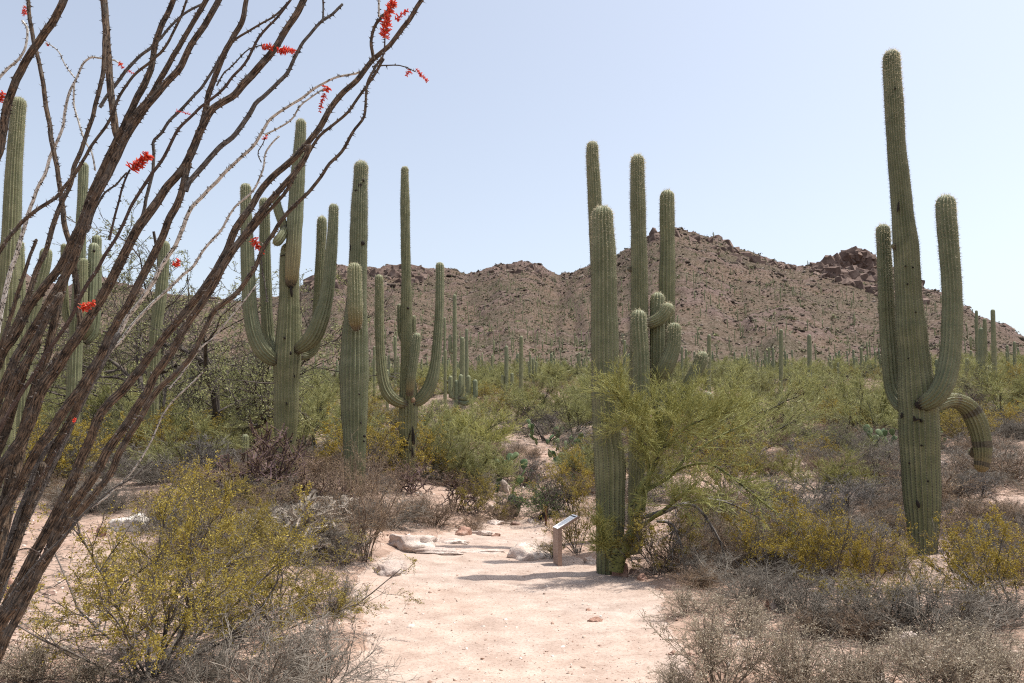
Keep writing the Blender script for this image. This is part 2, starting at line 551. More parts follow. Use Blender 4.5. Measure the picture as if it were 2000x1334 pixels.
def saguaro_mat():
    m, nt, b = new_mat('saguaro_skin')
    co = objco(nt)
    uvn = nt.nodes.new('ShaderNodeUVMap')
    sc = nt.nodes.new('ShaderNodeVectorMath'); sc.operation = 'MULTIPLY'; sc.inputs[1].default_value = (0.05, 1.0, 1.0)
    nt.links.new(uvn.outputs[0], sc.inputs[0])
    band = noise(nt, 3.2, sc.outputs[0], 3, 0.6)
    mott = noise(nt, 9.0, co, 5, 0.65)
    c = ramp(nt, band, [(0.30, (.138, .150, .078)), (0.5, (.188, .198, .108)), (0.70, (.25, .255, .150))])
    c = mixc(nt, 0.6, c, ramp(nt, mott, [(0.3, (.80, .84, .80)), (0.7, (1.18, 1.12, 1.05))]), 'MULTIPLY')
    ov = ramp(nt, obj_random(nt), [(0, (.92, .96, 1.0)), (1, (1.08, 1.03, .95))])
    c = mixc(nt, 1.0, c, ov, 'MULTIPLY')
    c = mixc(nt, 1.0, c, ramp(nt, attr(nt, 'age'), [(0.0, (.86, .90, .90)), (0.55, (1.0, 1.0, 1.0)), (1.0, (1.22, 1.16, 1.08))]), 'MULTIPLY')
    # areole rows along the crests, brown grey
    rib = attr(nt, 'rib')
    sep = nt.nodes.new('ShaderNodeSeparateXYZ'); nt.links.new(uvn.outputs[0], sep.inputs[0])
    ribno = math_n(nt, 'FLOOR', sep.outputs[0], 0)
    dots = math_n(nt, 'SINE', math_n(nt, 'ADD', math_n(nt, 'MULTIPLY', sep.outputs[1], 2 * math.pi / 0.034), math_n(nt, 'MULTIPLY', ribno, 2.4)), 0)
    dots = ramp(nt, math_n(nt, 'ADD', math_n(nt, 'MULTIPLY', dots, 0.5), 0.5), [(0.25, 0.25), (0.6, 1.0)])
    crest = ramp(nt, rib, [(0.62, 0.0), (0.95, 1.0)])
    age = attr(nt, 'age')
    arf = math_n(nt, 'MULTIPLY', math_n(nt, 'MULTIPLY', crest, math_n(nt, 'MAXIMUM', dots, ramp(nt, age, [(.7, 0.0), (1.0, .85)]))), ramp(nt, age, [(0.0, 0.25), (0.35, 0.6), (1.0, 1.0)]))
    arc = ramp(nt, age, [(0.0, (.36, .31, .21)), (0.35, (.15, .12, .085)), (1.0, (.035, .03, .026))])
    c = mixc(nt, arf, c, arc)
    org = attr(nt, 'orange')
    c = mixc(nt, org, c, (.33, .22, .095))
    # corky scars
    sn = noise(nt, 5.5, co, 4, 0.7)
    scf = ramp(nt, sn, [(0.70, 0.0), (0.735, 1.0)])
    scf = math_n(nt, 'MULTIPLY', scf, ramp(nt, age, [(0.1, 0.3), (0.8, 1.0)]))
    c = mixc(nt, scf, c, ramp(nt, mott, [(0.35, (.035, .028, .022)), (0.7, (.16, .125, .09))]))
    cork = attr(nt, 'cork')
    ck = ramp(nt, math_n(nt, 'ADD', cork, math_n(nt, 'MULTIPLY', math_n(nt, 'SUBTRACT', mott, 0.5), 1.1)), [(0.45, 0.0), (0.75, 0.85)])
    c = mixc(nt, ck, c, ramp(nt, mott, [(0.3, (.03, .026, .021)), (0.7, (.15, .125, .09))]))
    nt.links.new(c, b.inputs['Base Color'])
    b.inputs['Roughness'].default_value = 0.55
    b.inputs['Specular IOR Level'].default_value = 0.35
    bump(nt, b, math_n(nt, 'ADD', mott, math_n(nt, 'MULTIPLY', arf, 1.2)), 0.35, 0.008)
    return m
M_SAG = saguaro_mat()

def spine_mat():
    m, nt, b = new_mat('saguaro_spines')
    age = attr(nt, 'age')
    c = ramp(nt, age, [(0.0, (.78, .70, .50)), (0.07, (.62, .56, .42)), (0.22, (.20, .175, .13)), (0.6, (.09, .078, .062)), (1.0, (.045, .038, .032))])
    nt.links.new(c, b.inputs['Base Color'])
    tr = nt.nodes.new('ShaderNodeBsdfTranslucent'); nt.links.new(c, tr.inputs['Color'])
    mx = nt.nodes.new('ShaderNodeMixShader'); mx.inputs[0].default_value = 0.35
    nt.links.new(b.outputs[0], mx.inputs[1]); nt.links.new(tr.outputs[0], mx.inputs[2])
    nt.links.new(mx.outputs[0], nt.nodes['Material Output'].inputs['Surface'])
    return m
M_SPINE = spine_mat()

def column(path, ribs=20, ds=0.05, tip=True, seed=0, depth=0.24, base_age=1.0, tip_age=0.0, cork=0.0, orange=None,
           spines=True, sp_step=0.034, sp_len=0.032, origin=(0, 0, 0), rows=4, squeeze=0.04, flip_age=False, sp_n=4, cork_len=None, bands=()):
    """ribbed cactus column along rows (x, y, z, radius); returns body and spine meshes in coordinates local to origin"""
    rng = np.random.default_rng(seed)
    c = catmull(path, 8)
    c, s = resample(c, ds)
    L = s[-1]
    p = c[:, :3] - np.asarray(origin); r = c[:, 3].copy()
    # growth squeezes
    sq = 1 + squeeze * (2 * vn(s * 2.3 + seed * 7.1, s * 0 + seed, 3) - 1) + squeeze * 0.6 * (2 * vn(s * 7.1 + seed * 3.3, s * 0, 8) - 1)
    r = r * sq
    if tip:
        rt = r[-1] * 1.0
        e = np.clip((s - (L - rt * 1.15)) / (rt * 1.15), 0, 1)
        r = r * np.sqrt(np.clip(1 - e ** 2.3, 0.0, 1))
        # finer rings near the tip
        extra = []
        kk = np.nonzero(e > 0)[0]
        t_new = np.concatenate([s[:kk[0]], L - rt * 1.15 * (1 - np.sin(np.linspace(0, math.pi / 2, 9)))])
        r0 = c[:, 3] * sq
        pts = np.stack([np.interp(t_new, s, p[:, k]) for k in range(3)], 1)
        e = np.clip((t_new - (L - rt * 1.15)) / (rt * 1.15), 0, 1)
        r = np.interp(t_new, s, r0) * np.sqrt(np.clip(1 - e ** 2.3, 0.0, 1)) + 1e-4
        p = pts; s = t_new
    T, A, B = frames(p)
    n = len(p); m = ribs * rows
    ph = np.arange(m) / m * 2 * math.pi
    prof = (np.arange(m) % rows) / rows                      # 0 valley
    ribv = 1 - np.abs(2 * prof - 1)                             # 0 valley .. 1 crest
    shape = ribv ** 0.7
    dep = depth
    wob = 0.02 * np.sin(ph[None, :] * 2 + s[:, None] * 1.3 + seed)
    # ribs wander a little
    phs = ph[None, :] + 0.05 * np.sin(s[:, None] * 0.9 + seed * 2.0)
    rad = r[:, None] * (1 - dep + dep * shape[None, :] + wob)
    V = p[:, None, :] + rad[..., None] * (np.cos(phs)[..., None] * A[:, None, :] + np.sin(phs)[..., None] * B[:, None, :])
    q_i = np.arange(n - 1)[:, None]; q_j = np.arange(m)[None, :]; j2 = (q_j + 1) % m
    q = np.stack([q_i * m + q_j, q_i * m + j2, (q_i + 1) * m + j2, (q_i + 1) * m + q_j], -1).reshape(-1, 4)
    VV = np.vstack([V.reshape(-1, 3), p[-1:] + T[-1:] * 0.002])
    tt = np.stack([(n - 1) * m + np.arange(m), (n - 1) * m + (np.arange(m) + 1) % m, np.full(m, len(VV) - 1)], 1)
    frac = s / L
    age_s = tip_age + (base_age - tip_age) * np.clip((L - s) / max(L, 1e-6), 0, 1) ** 0.8
    if flip_age: age_s = base_age + 0 * s
    age = np.append(np.repeat(age_s, m), age_s[-1])
    ribA = np.append(np.tile(ribv, n), 0.0)
    ck = cork * np.clip(1 - s / ((0.22 if cork_len is None else cork_len / L) * L), 0, 1)
    for bf, bw in bands: ck = np.maximum(ck, 1.6 * np.exp(-((s / L - bf) / bw) ** 2))
    ckA = np.append(np.repeat(ck, m), 0)
    if orange is None: org = np.zeros(n)
    elif orange == 'base': org = np.clip(1 - s / (0.35 * L), 0, 1) * 0.5
    elif orange == 'tip': org = np.clip((s / L - 0.8) / 0.15, 0, 1) * 0.6
    else: org = np.full(n, 0.18)
    orA = np.append(np.repeat(org, m), org[-1])
    uv = np.stack([np.append(np.tile(ph / (2 * math.pi) * ribs, n), 0), np.append(np.repeat(s, m), L)], 1)
    body = mk_mesh('saguaro_column', VV, tris=tt, quads=q, mats=[M_SAG], smooth=True, uv=uv,
                   attrs={'age': age, 'rib': ribA, 'cork': ckA, 'orange': orA})
    sp = None
    if spines:
        st = np.arange(sp_step, L, sp_step)
        k = len(st)
        jj = np.nonzero(np.isclose(prof, 0.5))[0]
        phc = ph[jj]
        S = (st[:, None] + rng.uniform(-.3, .3, (k, len(jj))) * sp_step * 0.6).clip(0, L).ravel()
        J = np.broadcast_to(phc[None, :], (k, len(jj))).ravel() + 0.05 * np.sin(S * 0.9 + seed * 2.0)
        def I(a): return np.stack([np.interp(S, s, a[:, q2]) for q2 in range(3)], 1)
        pc, Ac, Bc, Tc = I(p), I(A), I(B), I(T)
        rc = np.interp(S, s, r)
        out = np.cos(J)[:, None] * Ac + np.sin(J)[:, None] * Bc
        tan = -np.sin(J)[:, None] * Ac + np.cos(J)[:, None] * Bc
        base = pc + out * (rc * 0.995)[:, None]
        slope = np.interp(S, s, np.gradient(r, s + np.arange(len(s)) * 1e-9))
        out2 = out - Tc * np.clip(slope, -4, 0.3)[:, None]
        out2 /= np.linalg.norm(out2, axis=1)[:, None]
        ages = np.interp(S, s, age_s)
        Vs = []; As = []
        for q3 in range(sp_n):
            d = out2 * rng.uniform(.35, 1.0, (len(S), 1)) + tan * rng.normal(0, .75, (len(S), 1)) + Tc * rng.normal(0.05, .6, (len(S), 1))
            d /= np.linalg.norm(d, axis=1)[:, None]
            ln = sp_len * rng.uniform(.5, 1.2, (len(S), 1)) * (1.5 - 0.8 * ages[:, None])
            w = np.cross(d, rng.normal(size=(len(S), 3))); w /= np.linalg.norm(w, axis=1)[:, None] + 1e-9
            w *= 0.0013 + 0.0009 * np.clip(1 - ages * 2.5, 0, 1)[:, None]
            Vs.append(np.stack([base - w, base + w, base + d * ln], 1).reshape(-1, 3))
            As.append(np.repeat(np.clip(ages + rng.normal(0, .12, len(S)), 0, 1), 3))
        Vs = np.vstack(Vs); As = np.concatenate(As)
        sp = mk_mesh('saguaro_spines', Vs, tris=np.arange(len(Vs)).reshape(-1, 3), mats=[M_SPINE], attrs={'age': As})
    return body, sp

def pix_path(pts, Y, dy=None):
    """(u, v, half width) rows from low to high at depth Y -> (x, y, z, r) rows"""
    out = []
    n = len(pts)
    for i, q in enumerate(pts):
        y = Y + (dy[i] if dy is not None else 0.0) if len(q) < 4 else Y + q[3]
        x = P(q[0], q[1], y)
        out.append((x[0], x[1], x[2], pxr(q[2], q[1], y)))
    return out

_seed = [10]
def saguaro(base_px, Y, trunk, arms, label, group=None, ribs=20, ds=0.05, spines=True, cork=0.6, kinds=None, depth=0.24,
            sp_n=4, arm_ribs=None, step=0.034):
    """trunk / arms: lists of (u, v, half-width px[, depth offset]) from low to high"""
    x0 = P(base_px, trunk[0][1], Y)
    gz = float(H(x0[0], Y))
    base = np.array((x0[0], Y, gz))
    ds = ds * 1.6
    root = empty('saguaro', base, label, 'saguaro cactus', group)
    tp = pix_path(trunk, Y)
    if tp[0][2] > gz - 0.1:
        tp = [(tp[0][0], tp[0][1], gz - 0.15, tp[0][3] * 0.97)] + tp
    _seed[0] += 1
    b, s = column(tp, ribs, ds, seed=_seed[0], cork=cork, spines=spines, origin=base, depth=depth, sp_n=sp_n, sp_step=step)
    t = link('trunk', b, root)
    if s: link('spines', s, t, kind='stuff')
    for a in arms:
        opt = {}
        if isinstance(a, tuple): a, opt = a
        opt = dict(opt)
        rb = opt.pop('ribs', arm_ribs or max(10, int(ribs * 0.75)))
        lab = opt.pop('label', None)
        _seed[0] += 1
        o2 = dict(base_age=0.6, cork=1.0, cork_len=.3); o2.update(opt); o2['cork_len'] = .3 if not opt.get('cork') else None
        b, s = column(pix_path(a, Y), rb, ds, seed=_seed[0], spines=spines, origin=base, depth=depth, sp_n=sp_n, sp_step=step, **o2)
        ao = link('arm', b, root)
        if lab: ao['label'] = lab
        if s: link('spines', s, ao, kind='stuff')
    return root

# tall saguaro on the right
R_ = saguaro(1803, 10.3, [(1803, 1110, 26), (1803, 1060, 27), (1802, 1000, 31), (1799, 931, 34.5), (1796, 860, 36), (1794, 800, 37), (1790, 760, 35), (1784, 690, 29),
    (1780, 650, 28), (1774, 570, 25), (1770, 490, 24), (1764, 430, 20.5), (1757, 350, 19), (1751, 290, 17), (1746, 200, 16), (1742, 140, 15.5), (1741, 98, 15)],
    [[(1785, 795, 14, .12), (1764, 792, 16, .28), (1750, 773, 16.5, .4), (1743, 745, 16.5, .45), (1739, 704, 16.5, .45), (1734, 642, 15.5, .45), (1730, 560, 14.5, .4), (1727, 500, 13.5, .4), (1724, 438, 13, .4)],
     [(1795, 790, 13, -.12), (1809, 786, 16, -.24), (1827, 775, 19, -.32), (1842, 752, 20, -.36), (1851, 722, 19.5, -.36), (1857, 682, 19, -.36), (1860, 620, 18.5, -.36), (1859, 560, 18.5, -.36), (1853, 480, 18, -.36), (1848, 420, 17.5, -.36), (1847, 381, 17, -.36)],
     ([(1805, 800, 11, -.05), (1826, 792, 13, -.05), (1845, 783, 14, 0), (1866, 782, 14.5, .05), (1888, 793, 16.5, .1), (1904, 816, 18, .1), (1914, 845, 17.5, .1), (1919, 873, 16.5, .1), (1919, 900, 15, .1), (1914, 922, 12.5, .1)],
      dict(orange='tip', base_age=.8, tip_age=.5, bands=((.30, .02), (.50, .015), (.78, .018), (.885, .02), (.94, .012)), label='drooping arm with dark bands and an orange tip')),
     ([(1905, 878, 8, .32), (1901, 888, 8, .40), (1897, 877, 7, .45)], dict(ribs=9)),
     ([(1758, 486, 5, 0), (1746, 482, 5.5, 0), (1741, 478, 5, 0)], dict(ribs=8, orange='all'))],
    'tallest saguaro on the right, two raised arms and one drooping arm', ribs=22, ds=0.045)
# stout single column beside the trail
saguaro(1192, 10.3, [(1192, 1112, 26), (1192, 1040, 27), (1192, 960, 29), (1191, 900, 29.5), (1187, 860, 29.5), (1184, 800, 28.5), (1182, 705, 28), (1181, 640, 26.5), (1180, 610, 25.5), (1180, 550, 25),
    (1179, 490, 23.5), (1177, 440, 21), (1177, 402, 20)], [], 'stout armless saguaro column right beside the trail, in front of the taller columns', ribs=18, ds=0.04, cork=0.15, depth=0.26, sp_n=5)
# the tall plain column behind it
saguaro(1180, 13.0, [(1182, 1040, 17), (1180, 900, 17), (1176, 760, 16), (1171, 600, 14.5), (1166, 500, 13.5), (1163, 430, 13), (1160, 360, 12.8), (1157, 310, 12.5), (1157, 276, 12)], [],
    'slim tall saguaro rising directly behind the stout armless column', ribs=16, ds=0.05)
# the many-armed one
saguaro(1247, 11.7, [(1240, 1060, 14), (1242, 960, 16), (1246, 800, 17), (1248, 680, 17.5), (1249, 580, 17.2), (1248, 490, 16), (1246, 400, 14.6), (1245, 340, 13.8), (1245.5, 302, 13.5)],
    [([(1292, 800, 13, .15), (1300, 720, 15, .2), (1303, 640, 16, .25), (1303, 550, 16, .25), (1304, 490, 14.5, .25), (1303, 420, 13.8, .25), (1303, 371, 13.5, .25)], dict(base_age=.9)),
     ([(1288, 850, 13, .0), (1286, 780, 14.5, 0), (1284, 705, 14.5, 0), (1284, 640, 14, 0), (1284, 571, 13.5, 0)], dict(base_age=.8)),
     ([(1254, 880, 14, -.3), (1253, 780, 16, -.4), (1252, 700, 16.2, -.42), (1248, 640, 15.5, -.42), (1247, 605, 14.5, -.4)], dict(base_age=.6)),
     ([(1250, 632, 8, -.2), (1262, 632, 10, -.2), (1276, 629, 11.5, -.2), (1290, 621, 12.5, -.2), (1301, 609, 13, -.2), (1308, 592, 12, -.2)], dict(ribs=14)),
     ([(1276, 745, 10, -.2), (1284, 736, 14, -.3), (1296, 722, 16, -.38), (1306, 704, 16, -.4), (1314, 680, 14.5, -.4), (1317, 655, 13.5, -.4), (1317, 630, 13, -.4)], dict(ribs=16)),
     ([(1318, 790, 9, -.1), (1334, 768, 11, -.1), (1348, 745, 12.5, -.1), (1361, 722, 13, -.1), (1370, 702, 13, -.1), (1372, 686, 12, -.1)], dict(ribs=15)),
     ([(1345, 812, 8, -.2), (1364, 796, 9.5, -.2), (1378, 783, 10, -.2), (1387, 766, 9.5, -.2)], dict(ribs=12)),
     ([(1236, 528, 4.5, 0), (1229, 526, 5, 0), (1225, 523, 4.5, 0)], dict(ribs=8)),
     ([(1290, 860, 12, .05), (1306, 800, 12, .05), (1318, 778, 10, .0), (1330, 772, 7, -.05)], dict(ribs=12, cork=.9, base_age=1.0))],
    'many-armed saguaro cluster rising out of the palo verde bush beside the trail', ribs=18, ds=0.045)
# left group of three
saguaro(560, 17.0, [(557, 925, 20), (557, 870, 20), (559, 802, 23), (560, 735, 25.5), (562, 684, 26), (564, 634, 22.5), (565, 590, 20), (565, 540, 18.5), (564, 500, 16), (564, 474, 12)],
    [[(545, 705, 10, -.1), (530, 700, 14, -.2), (512, 683, 16, -.3), (498, 655, 15.5, -.35), (490, 617, 14.5, -.35), (486, 570, 13.5, -.35), (484, 520, 13, -.35), (482, 460, 12, -.35), (480, 400, 10.5, -.35), (480, 358, 9.5, -.35)],
     ([(550, 690, 9, .25), (534, 682, 11, .4), (525, 660, 12, .5), (521, 610, 11.5, .5), (518, 520, 10.8, .5), (517, 430, 10, .5), (516, 386, 9, .5)], dict(base_age=.8)),
     ([(560, 462, 7, -.05), (552, 436, 8.6, -.1), (544, 412, 9, -.12), (540, 395, 8.5, -.12), (538, 375, 7.5, -.12)], dict(ribs=11)),
     ([(558, 444, 7, -.1), (553, 456, 9, -.25), (544, 470, 10, -.32), (534, 477, 8, -.34)], dict(ribs=11)),
     ([(567, 557, 8, -.16), (569, 545, 12, -.2), (572, 510, 14, -.2), (575, 450, 15, -.15), (578, 400, 14.8, -.1), (581, 350, 13.6, -.1), (584, 310, 12.4, -.1), (587, 260, 10.2, -.1), (588, 232, 9.5, -.1)], dict(orange='base', base_age=.8, ribs=16, label='tallest arm, growing on as the main column, yellowish at its base')),
     [(578, 684, 9, -.1), (594, 674, 14, -.2), (612, 656, 16.5, -.3), (625, 626, 16, -.35), (636, 588, 13.5, -.35), (643, 540, 12, -.35), (648, 480, 11, -.35), (651, 430, 10, -.35), (652, 398, 9.5, -.35)],
     [(578, 694, 8, .2), (596, 694, 9, .4), (612, 682, 10, .5), (619, 650, 10.2, .5), (622, 590, 10, .5), (625, 520, 9.6, .5), (628, 460, 9.4, .5), (629, 422, 9, .5)]],
    'candelabra saguaro with many upturned arms, left of the bottle-shaped one', ribs=20, ds=0.06, step=0.04)
saguaro(693, 16.5, [(693, 930, 20), (693, 880, 22), (692, 802, 26), (692, 735, 28.5), (693, 667, 25.5), (695, 620, 22), (697, 570, 19), (699, 520, 17.5), (700.5, 460, 17.3), (702, 400, 16), (704.5, 345, 13.8), (706, 314, 13)],
    [([(697, 641, 8, -.35), (695, 630, 12, -.5), (693.5, 605, 14, -.58), (693, 570, 14, -.58), (692, 535, 13.5, -.55), (692, 513, 13, -.55)],
      dict(orange='base', label='short hanging arm, orange brown at its base', base_age=.2))],
    'bottle-shaped saguaro with a swollen waist and one short orange-based arm in front', ribs=20, ds=0.06, step=0.036, sp_n=5)
saguaro(797, 19.0, [(798, 930, 14), (797, 880, 15.5), (797, 836, 17), (798, 790, 17.5), (797, 755, 16), (795, 700, 12.5), (794, 650, 11.5), (794, 600, 11), (793.5, 540, 10), (792, 480, 9.2), (791, 400, 8.7), (790.5, 350, 7.5), (791, 325, 7.2)],
    [[(795, 790, 9, -.1), (782, 786, 11, -.2), (766, 778, 12, -.3), (753, 758, 12, -.3), (746, 728, 10.5, -.3), (742.5, 690, 9, -.3), (741, 640, 8.7, -.3), (741, 580, 8.4, -.3), (740, 536, 8, -.3)],
     [(800, 786, 9, 0), (815, 783, 11.5, 0), (829, 772, 12.5, 0), (841, 750, 12, 0), (849, 718, 10.5, 0), (854, 670, 9.2, 0), (858, 610, 8.8, 0), (859, 560, 8.5, 0), (859, 512, 8, 0)],
     ([(800, 772, 7, -.3), (801, 755, 8.4, -.38), (805, 725, 9, -.42), (811, 685, 8.8, -.42), (815, 650, 8, -.42)], dict(ribs=12, orange='base')),
     ([(793, 672, 4, .2), (783, 658, 5, .3), (781, 630, 5.4, .3), (780, 593, 5, .3)], dict(ribs=10)),
     ([(797, 668, 4, .2), (806, 655, 4.6, .25), (808, 635, 4.6, .25), (808, 616, 4.2, .25)], dict(ribs=10))],
    'slender saguaro with two wide U-shaped arms, right of the bottle-shaped one', ribs=17, ds=0.06, step=0.042)
# behind the ocotillo
saguaro(5, 14.0, [(0, 960, 22), (4, 860, 22), (9, 760, 22), (14, 660, 21), (18, 560, 20), (20, 500, 19), (23, 439, 16.5), (27, 337, 14.5), (33, 250, 13.5), (38, 190, 12.5)],
    [[(20, 700, 9, .3), (33, 680, 11, .4), (37, 640, 11, .4), (38, 560, 10.5, .4), (38, 500, 9, .4), (38, 470, 8, .4)]],
    'tall saguaro at the far left, seen between ocotillo stems', ribs=18, ds=0.06, step=0.042)
saguaro(56, 19.0, [(40, 880, 13), (46, 760, 13), (56, 660, 12.6), (68, 590, 12.3), (80, 545, 12), (88, 510, 11.5), (91, 484, 10.5)], [],
    'leaning saguaro column behind the ocotillo, next to the tall far-left saguaro', ribs=14, ds=0.08, sp_n=3, step=0.05)
saguaro(142, 20.0, [(140, 880, 14), (143, 780, 14), (147, 680, 13), (152, 590, 11), (156, 500, 10), (159, 420, 9.5), (162, 360, 9), (164, 317, 8.5)],
    [[(160, 660, 8, -.3), (172, 640, 10, -.4), (178, 600, 10, -.4), (181, 540, 10, -.4), (184, 474, 9.3, -.4)],
     [(165, 670, 7, .3), (182, 650, 9, .4), (188, 600, 9, .4), (189, 540, 9, .4), (189, 459, 8.6, .4)],
     [(154, 640, 6, -.5), (161, 620, 8, -.6), (163, 570, 8, -.6), (164, 504, 7.5, -.6)],
     [(142, 640, 6, .1), (130, 620, 7, .1), (126, 570, 6.8, .1), (125, 476, 6, .1)]],
    'cluster saguaro with four close upright arms behind the middle of the ocotillo', ribs=15, ds=0.08, sp_n=3, step=0.05)
saguaro(300, 23.0, [(296, 830, 12), (300, 740, 12), (304, 652, 11.6), (312, 590, 11), (317, 551, 10.6), (320, 510, 10.2), (322, 470, 9.8)], [],
    'armless saguaro in the shrub thicket right of the ocotillo stems', ribs=14, ds=0.09, sp_n=3, step=0.055)
saguaro(479, 21.5, [(479, 945, 7), (479, 885, 7.2), (479, 848, 6.6)], [], 'small dark saguaro behind the purple cholla', ribs=12, ds=0.06, sp_n=3, step=0.05)

# ------------------------------------------------------------------ rocks
def ico(sub):
    import bmesh
    bm = bmesh.new()
    bmesh.ops.create_icosphere(bm, subdivisions=sub, radius=1.0)
    V = np.array([v.co[:] for v in bm.verts]); F = np.array([[v.index for v in f.verts] for f in bm.faces])
    bm.free()
    return V, F
ICO = {k: ico(k) for k in (1, 2, 3, 4)}

def rock_shape(seed, sub=3, cuts=9, rough=0.10, flat=0.0):
    rng = np.random.default_rng(seed)
    V, F = ICO[sub]; V = V.copy()
    for i in range(cuts):
        n = rng.normal(size=3); n /= np.linalg.norm(n)
        d = rng.uniform(.45, .85)
        s = V @ n
        k = s > d
        V[k] -= (s[k] - d)[:, None] * n * .92
    a = fbm(V[:, 0] * 1.7 + seed, V[:, 1] * 1.7 + V[:, 2] * 2.3, seed, 4)
    b = fbm(V[:, 0] * 5 + seed, V[:, 1] * 5 - V[:, 2] * 6, seed + 3, 3)
    nr = V / (np.linalg.norm(V, axis=1)[:, None] + 1e-9)
    V = V + nr * (a * rough * 2.2 + b * rough * .6)[:, None]
    return V, F

def rock_mat(name, c1, c2, c3, sc=3.0):
    m, nt, b = new_mat(name)
    co = objco(nt)
    n = noise(nt, sc, co, 6, 0.7)
    c = ramp(nt, n, [(0.3, c1), (0.5, c2), (0.7, c3)])
    f = noise(nt, sc * 14, co, 3, 0.7)
    c = mixc(nt, .8, c, ramp(nt, f, [(0.3, (.72, .70, .68)), (0.6, (1.08, 1.08, 1.08))]), 'MULTIPLY')
    c = mixc(nt, 1.0, c, ramp(nt, obj_random(nt), [(0, (.82, .80, .80)), (1, (1.12, 1.12, 1.12))]), 'MULTIPLY')
    nt.links.new(c, b.inputs['Base Color']); b.inputs['Roughness'].default_value = .92
    bump(nt, b, math_n(nt, 'ADD', n, math_n(nt, 'MULTIPLY', f, .35)), .7, .05)
    return m
M_ROCK_W = rock_mat('pale_granite', (.36, .26, .21), (.56, .47, .41), (.66, .59, .53))
M_ROCK_R = rock_mat('red_granite', (.22, .115, .08), (.36, .22, .165), (.50, .36, .29))
M_ROCK_B = rock_mat('brown_granite', (.16, .10, .08), (.27, .185, .15), (.38, .28, .235))
M_CRAG = rock_mat('crag_rock', (.080, .054, .043), (.165, .114, .092), (.27, .205, .17), .6)

def rock(u, v0, v1, w, label, mat, seed, depth=.8, sub=4, cuts=9, name='rock', rz=None, sink=.3):
    """rock seen from v0 (top) to v1 (foot), w pixels wide"""
    p = hit(u, v1)
    rw = pxr(w / 2, v1, p[1]) * 1.18; rh = (v1 - v0) * p[1] / FPX
    V, F = rock_shape(seed, sub, cuts, .15)
    V = V / np.abs(V).max(0)
    V[:, 0] *= rw; V[:, 1] *= rw * depth; V[:, 2] *= rh * (.85 if name == 'boulder' else 1.05)
    V[:, 2] += rh * (.2)
    me = mk_mesh(name, V, tris=F, mats=[mat], smooth=True)
    o = link(name, me)
    o.location = (p[0], p[1] + rw * depth * .45, p[2] - rh * sink * .3)
    return tag(o, label, 'rock')

rock(800, 1040, 1077, 92, 'largest pinkish boulder on the left trail edge', M_ROCK_W, 1, .9, name='boulder')
rock(768, 1096, 1126, 74, 'cracked slab-like boulder lower on the left trail edge', M_ROCK_W, 2, .8, name='boulder', cuts=12)
rock(1040, 1063, 1093, 88, 'low white-topped boulder on the trail left of the sign post', M_ROCK_W, 3, .8, name='boulder', cuts=6)
rock(237, 998, 1037, 74, 'white boulder on the sand left, behind the big creosote bush', rock_mat('white_boulder', (.50, .44, .37), (.68, .62, .55), (.78, .73, .66)), 4, .8, name='boulder')
rock(196, 1030, 1048, 18, 'small dark red rock at the left foot of the white boulder', M_ROCK_R, 5)
rock(903, 1026, 1046, 32, 'red angular rock on the left trail edge near the far end', M_ROCK_R, 6, cuts=12)
rock(880, 1054, 1063, 62, 'flat slab on the trail just beyond the largest boulder', M_ROCK_W, 7, .5)
rock(850, 1072, 1083, 95, 'long low ledge running from the largest boulder across the trail', M_ROCK_W, 8, .35)
rock(935, 1075, 1081, 90, 'thin buried ledge in the middle of the trail', M_ROCK_W, 9, .3)
rock(940, 1038, 1047, 40, 'flat pale slab near the red angular rock', M_ROCK_W, 10, .6)
rock(968, 1040, 1049, 20, 'small reddish slab in the trail near its far end', M_ROCK_R, 11, .6)
rock(967, 1016, 1026, 32, 'rounded pale stone at the left side of the trail end', M_ROCK_W, 12)
rock(1008, 1018, 1027, 28, 'flat brown stone at the trail end', M_ROCK_B, 13)
rock(1037, 1014, 1022, 14, 'small pale stone beside the rusty stake', M_ROCK_W, 14)
rock(1213, 1101, 1128, 32, 'brown pointed rock at the foot of the palo verde trunk', M_ROCK_R, 15, cuts=12)
rock(1153, 1090, 1101, 30, 'small pale rock between the sign post and the stout saguaro', M_ROCK_W, 16)
rock(1258, 1122, 1134, 24, 'small red-brown rock right of the pointed brown rock', M_ROCK_R, 17)
rock(1240, 1112, 1120, 18, 'tiny brown rock behind the pointed brown rock', M_ROCK_B, 18)
rock(1500, 1172, 1190, 14, 'orange little rock, left one of a pair by the grey bushes', M_ROCK_R, 19)
rock(1522, 1174, 1193, 26, 'tan little rock, right one of a pair by the grey bushes', M_ROCK_W, 20)
rock(1562, 1200, 1210, 20, 'flat pinkish stone right below the pair of little rocks', M_ROCK_R, 21)
rock(1780, 1240, 1263, 46, 'white rock in front of the big grey bush at right', M_ROCK_W, 22)
rock(8, 1135, 1165, 34, 'red rock at the left picture edge between ocotillo stems', M_ROCK_R, 23)
rock(93, 1150, 1163, 22, 'brown stone on the sand right of the ocotillo stems', M_ROCK_B, 24)
rock(270, 1010, 1030, 16, 'brown stone touching the right side of the white boulder', M_ROCK_R, 25)
rock(988, 940, 962, 26, 'pale angular rock at the foot of the left prickly pear', M_ROCK_W, 26)
rock(1120, 912, 930, 30, 'pale rock half hidden on the bank left of the stout saguaro', M_ROCK_W, 27)
rock(1955, 985, 1010, 60, 'brown boulder in the bank at the far right', M_ROCK_B, 28)
rock(1915, 1000, 1018, 34, 'smaller brown boulder in the bank at the far right', M_ROCK_B, 29)
rock(1990, 1015, 1040, 40, 'dark boulder cut by the right picture edge in the bank', M_ROCK_B, 30)
rock(1840, 900, 912, 26, 'pale stone on the bare soil right of the tall right saguaro', M_ROCK_W, 31)
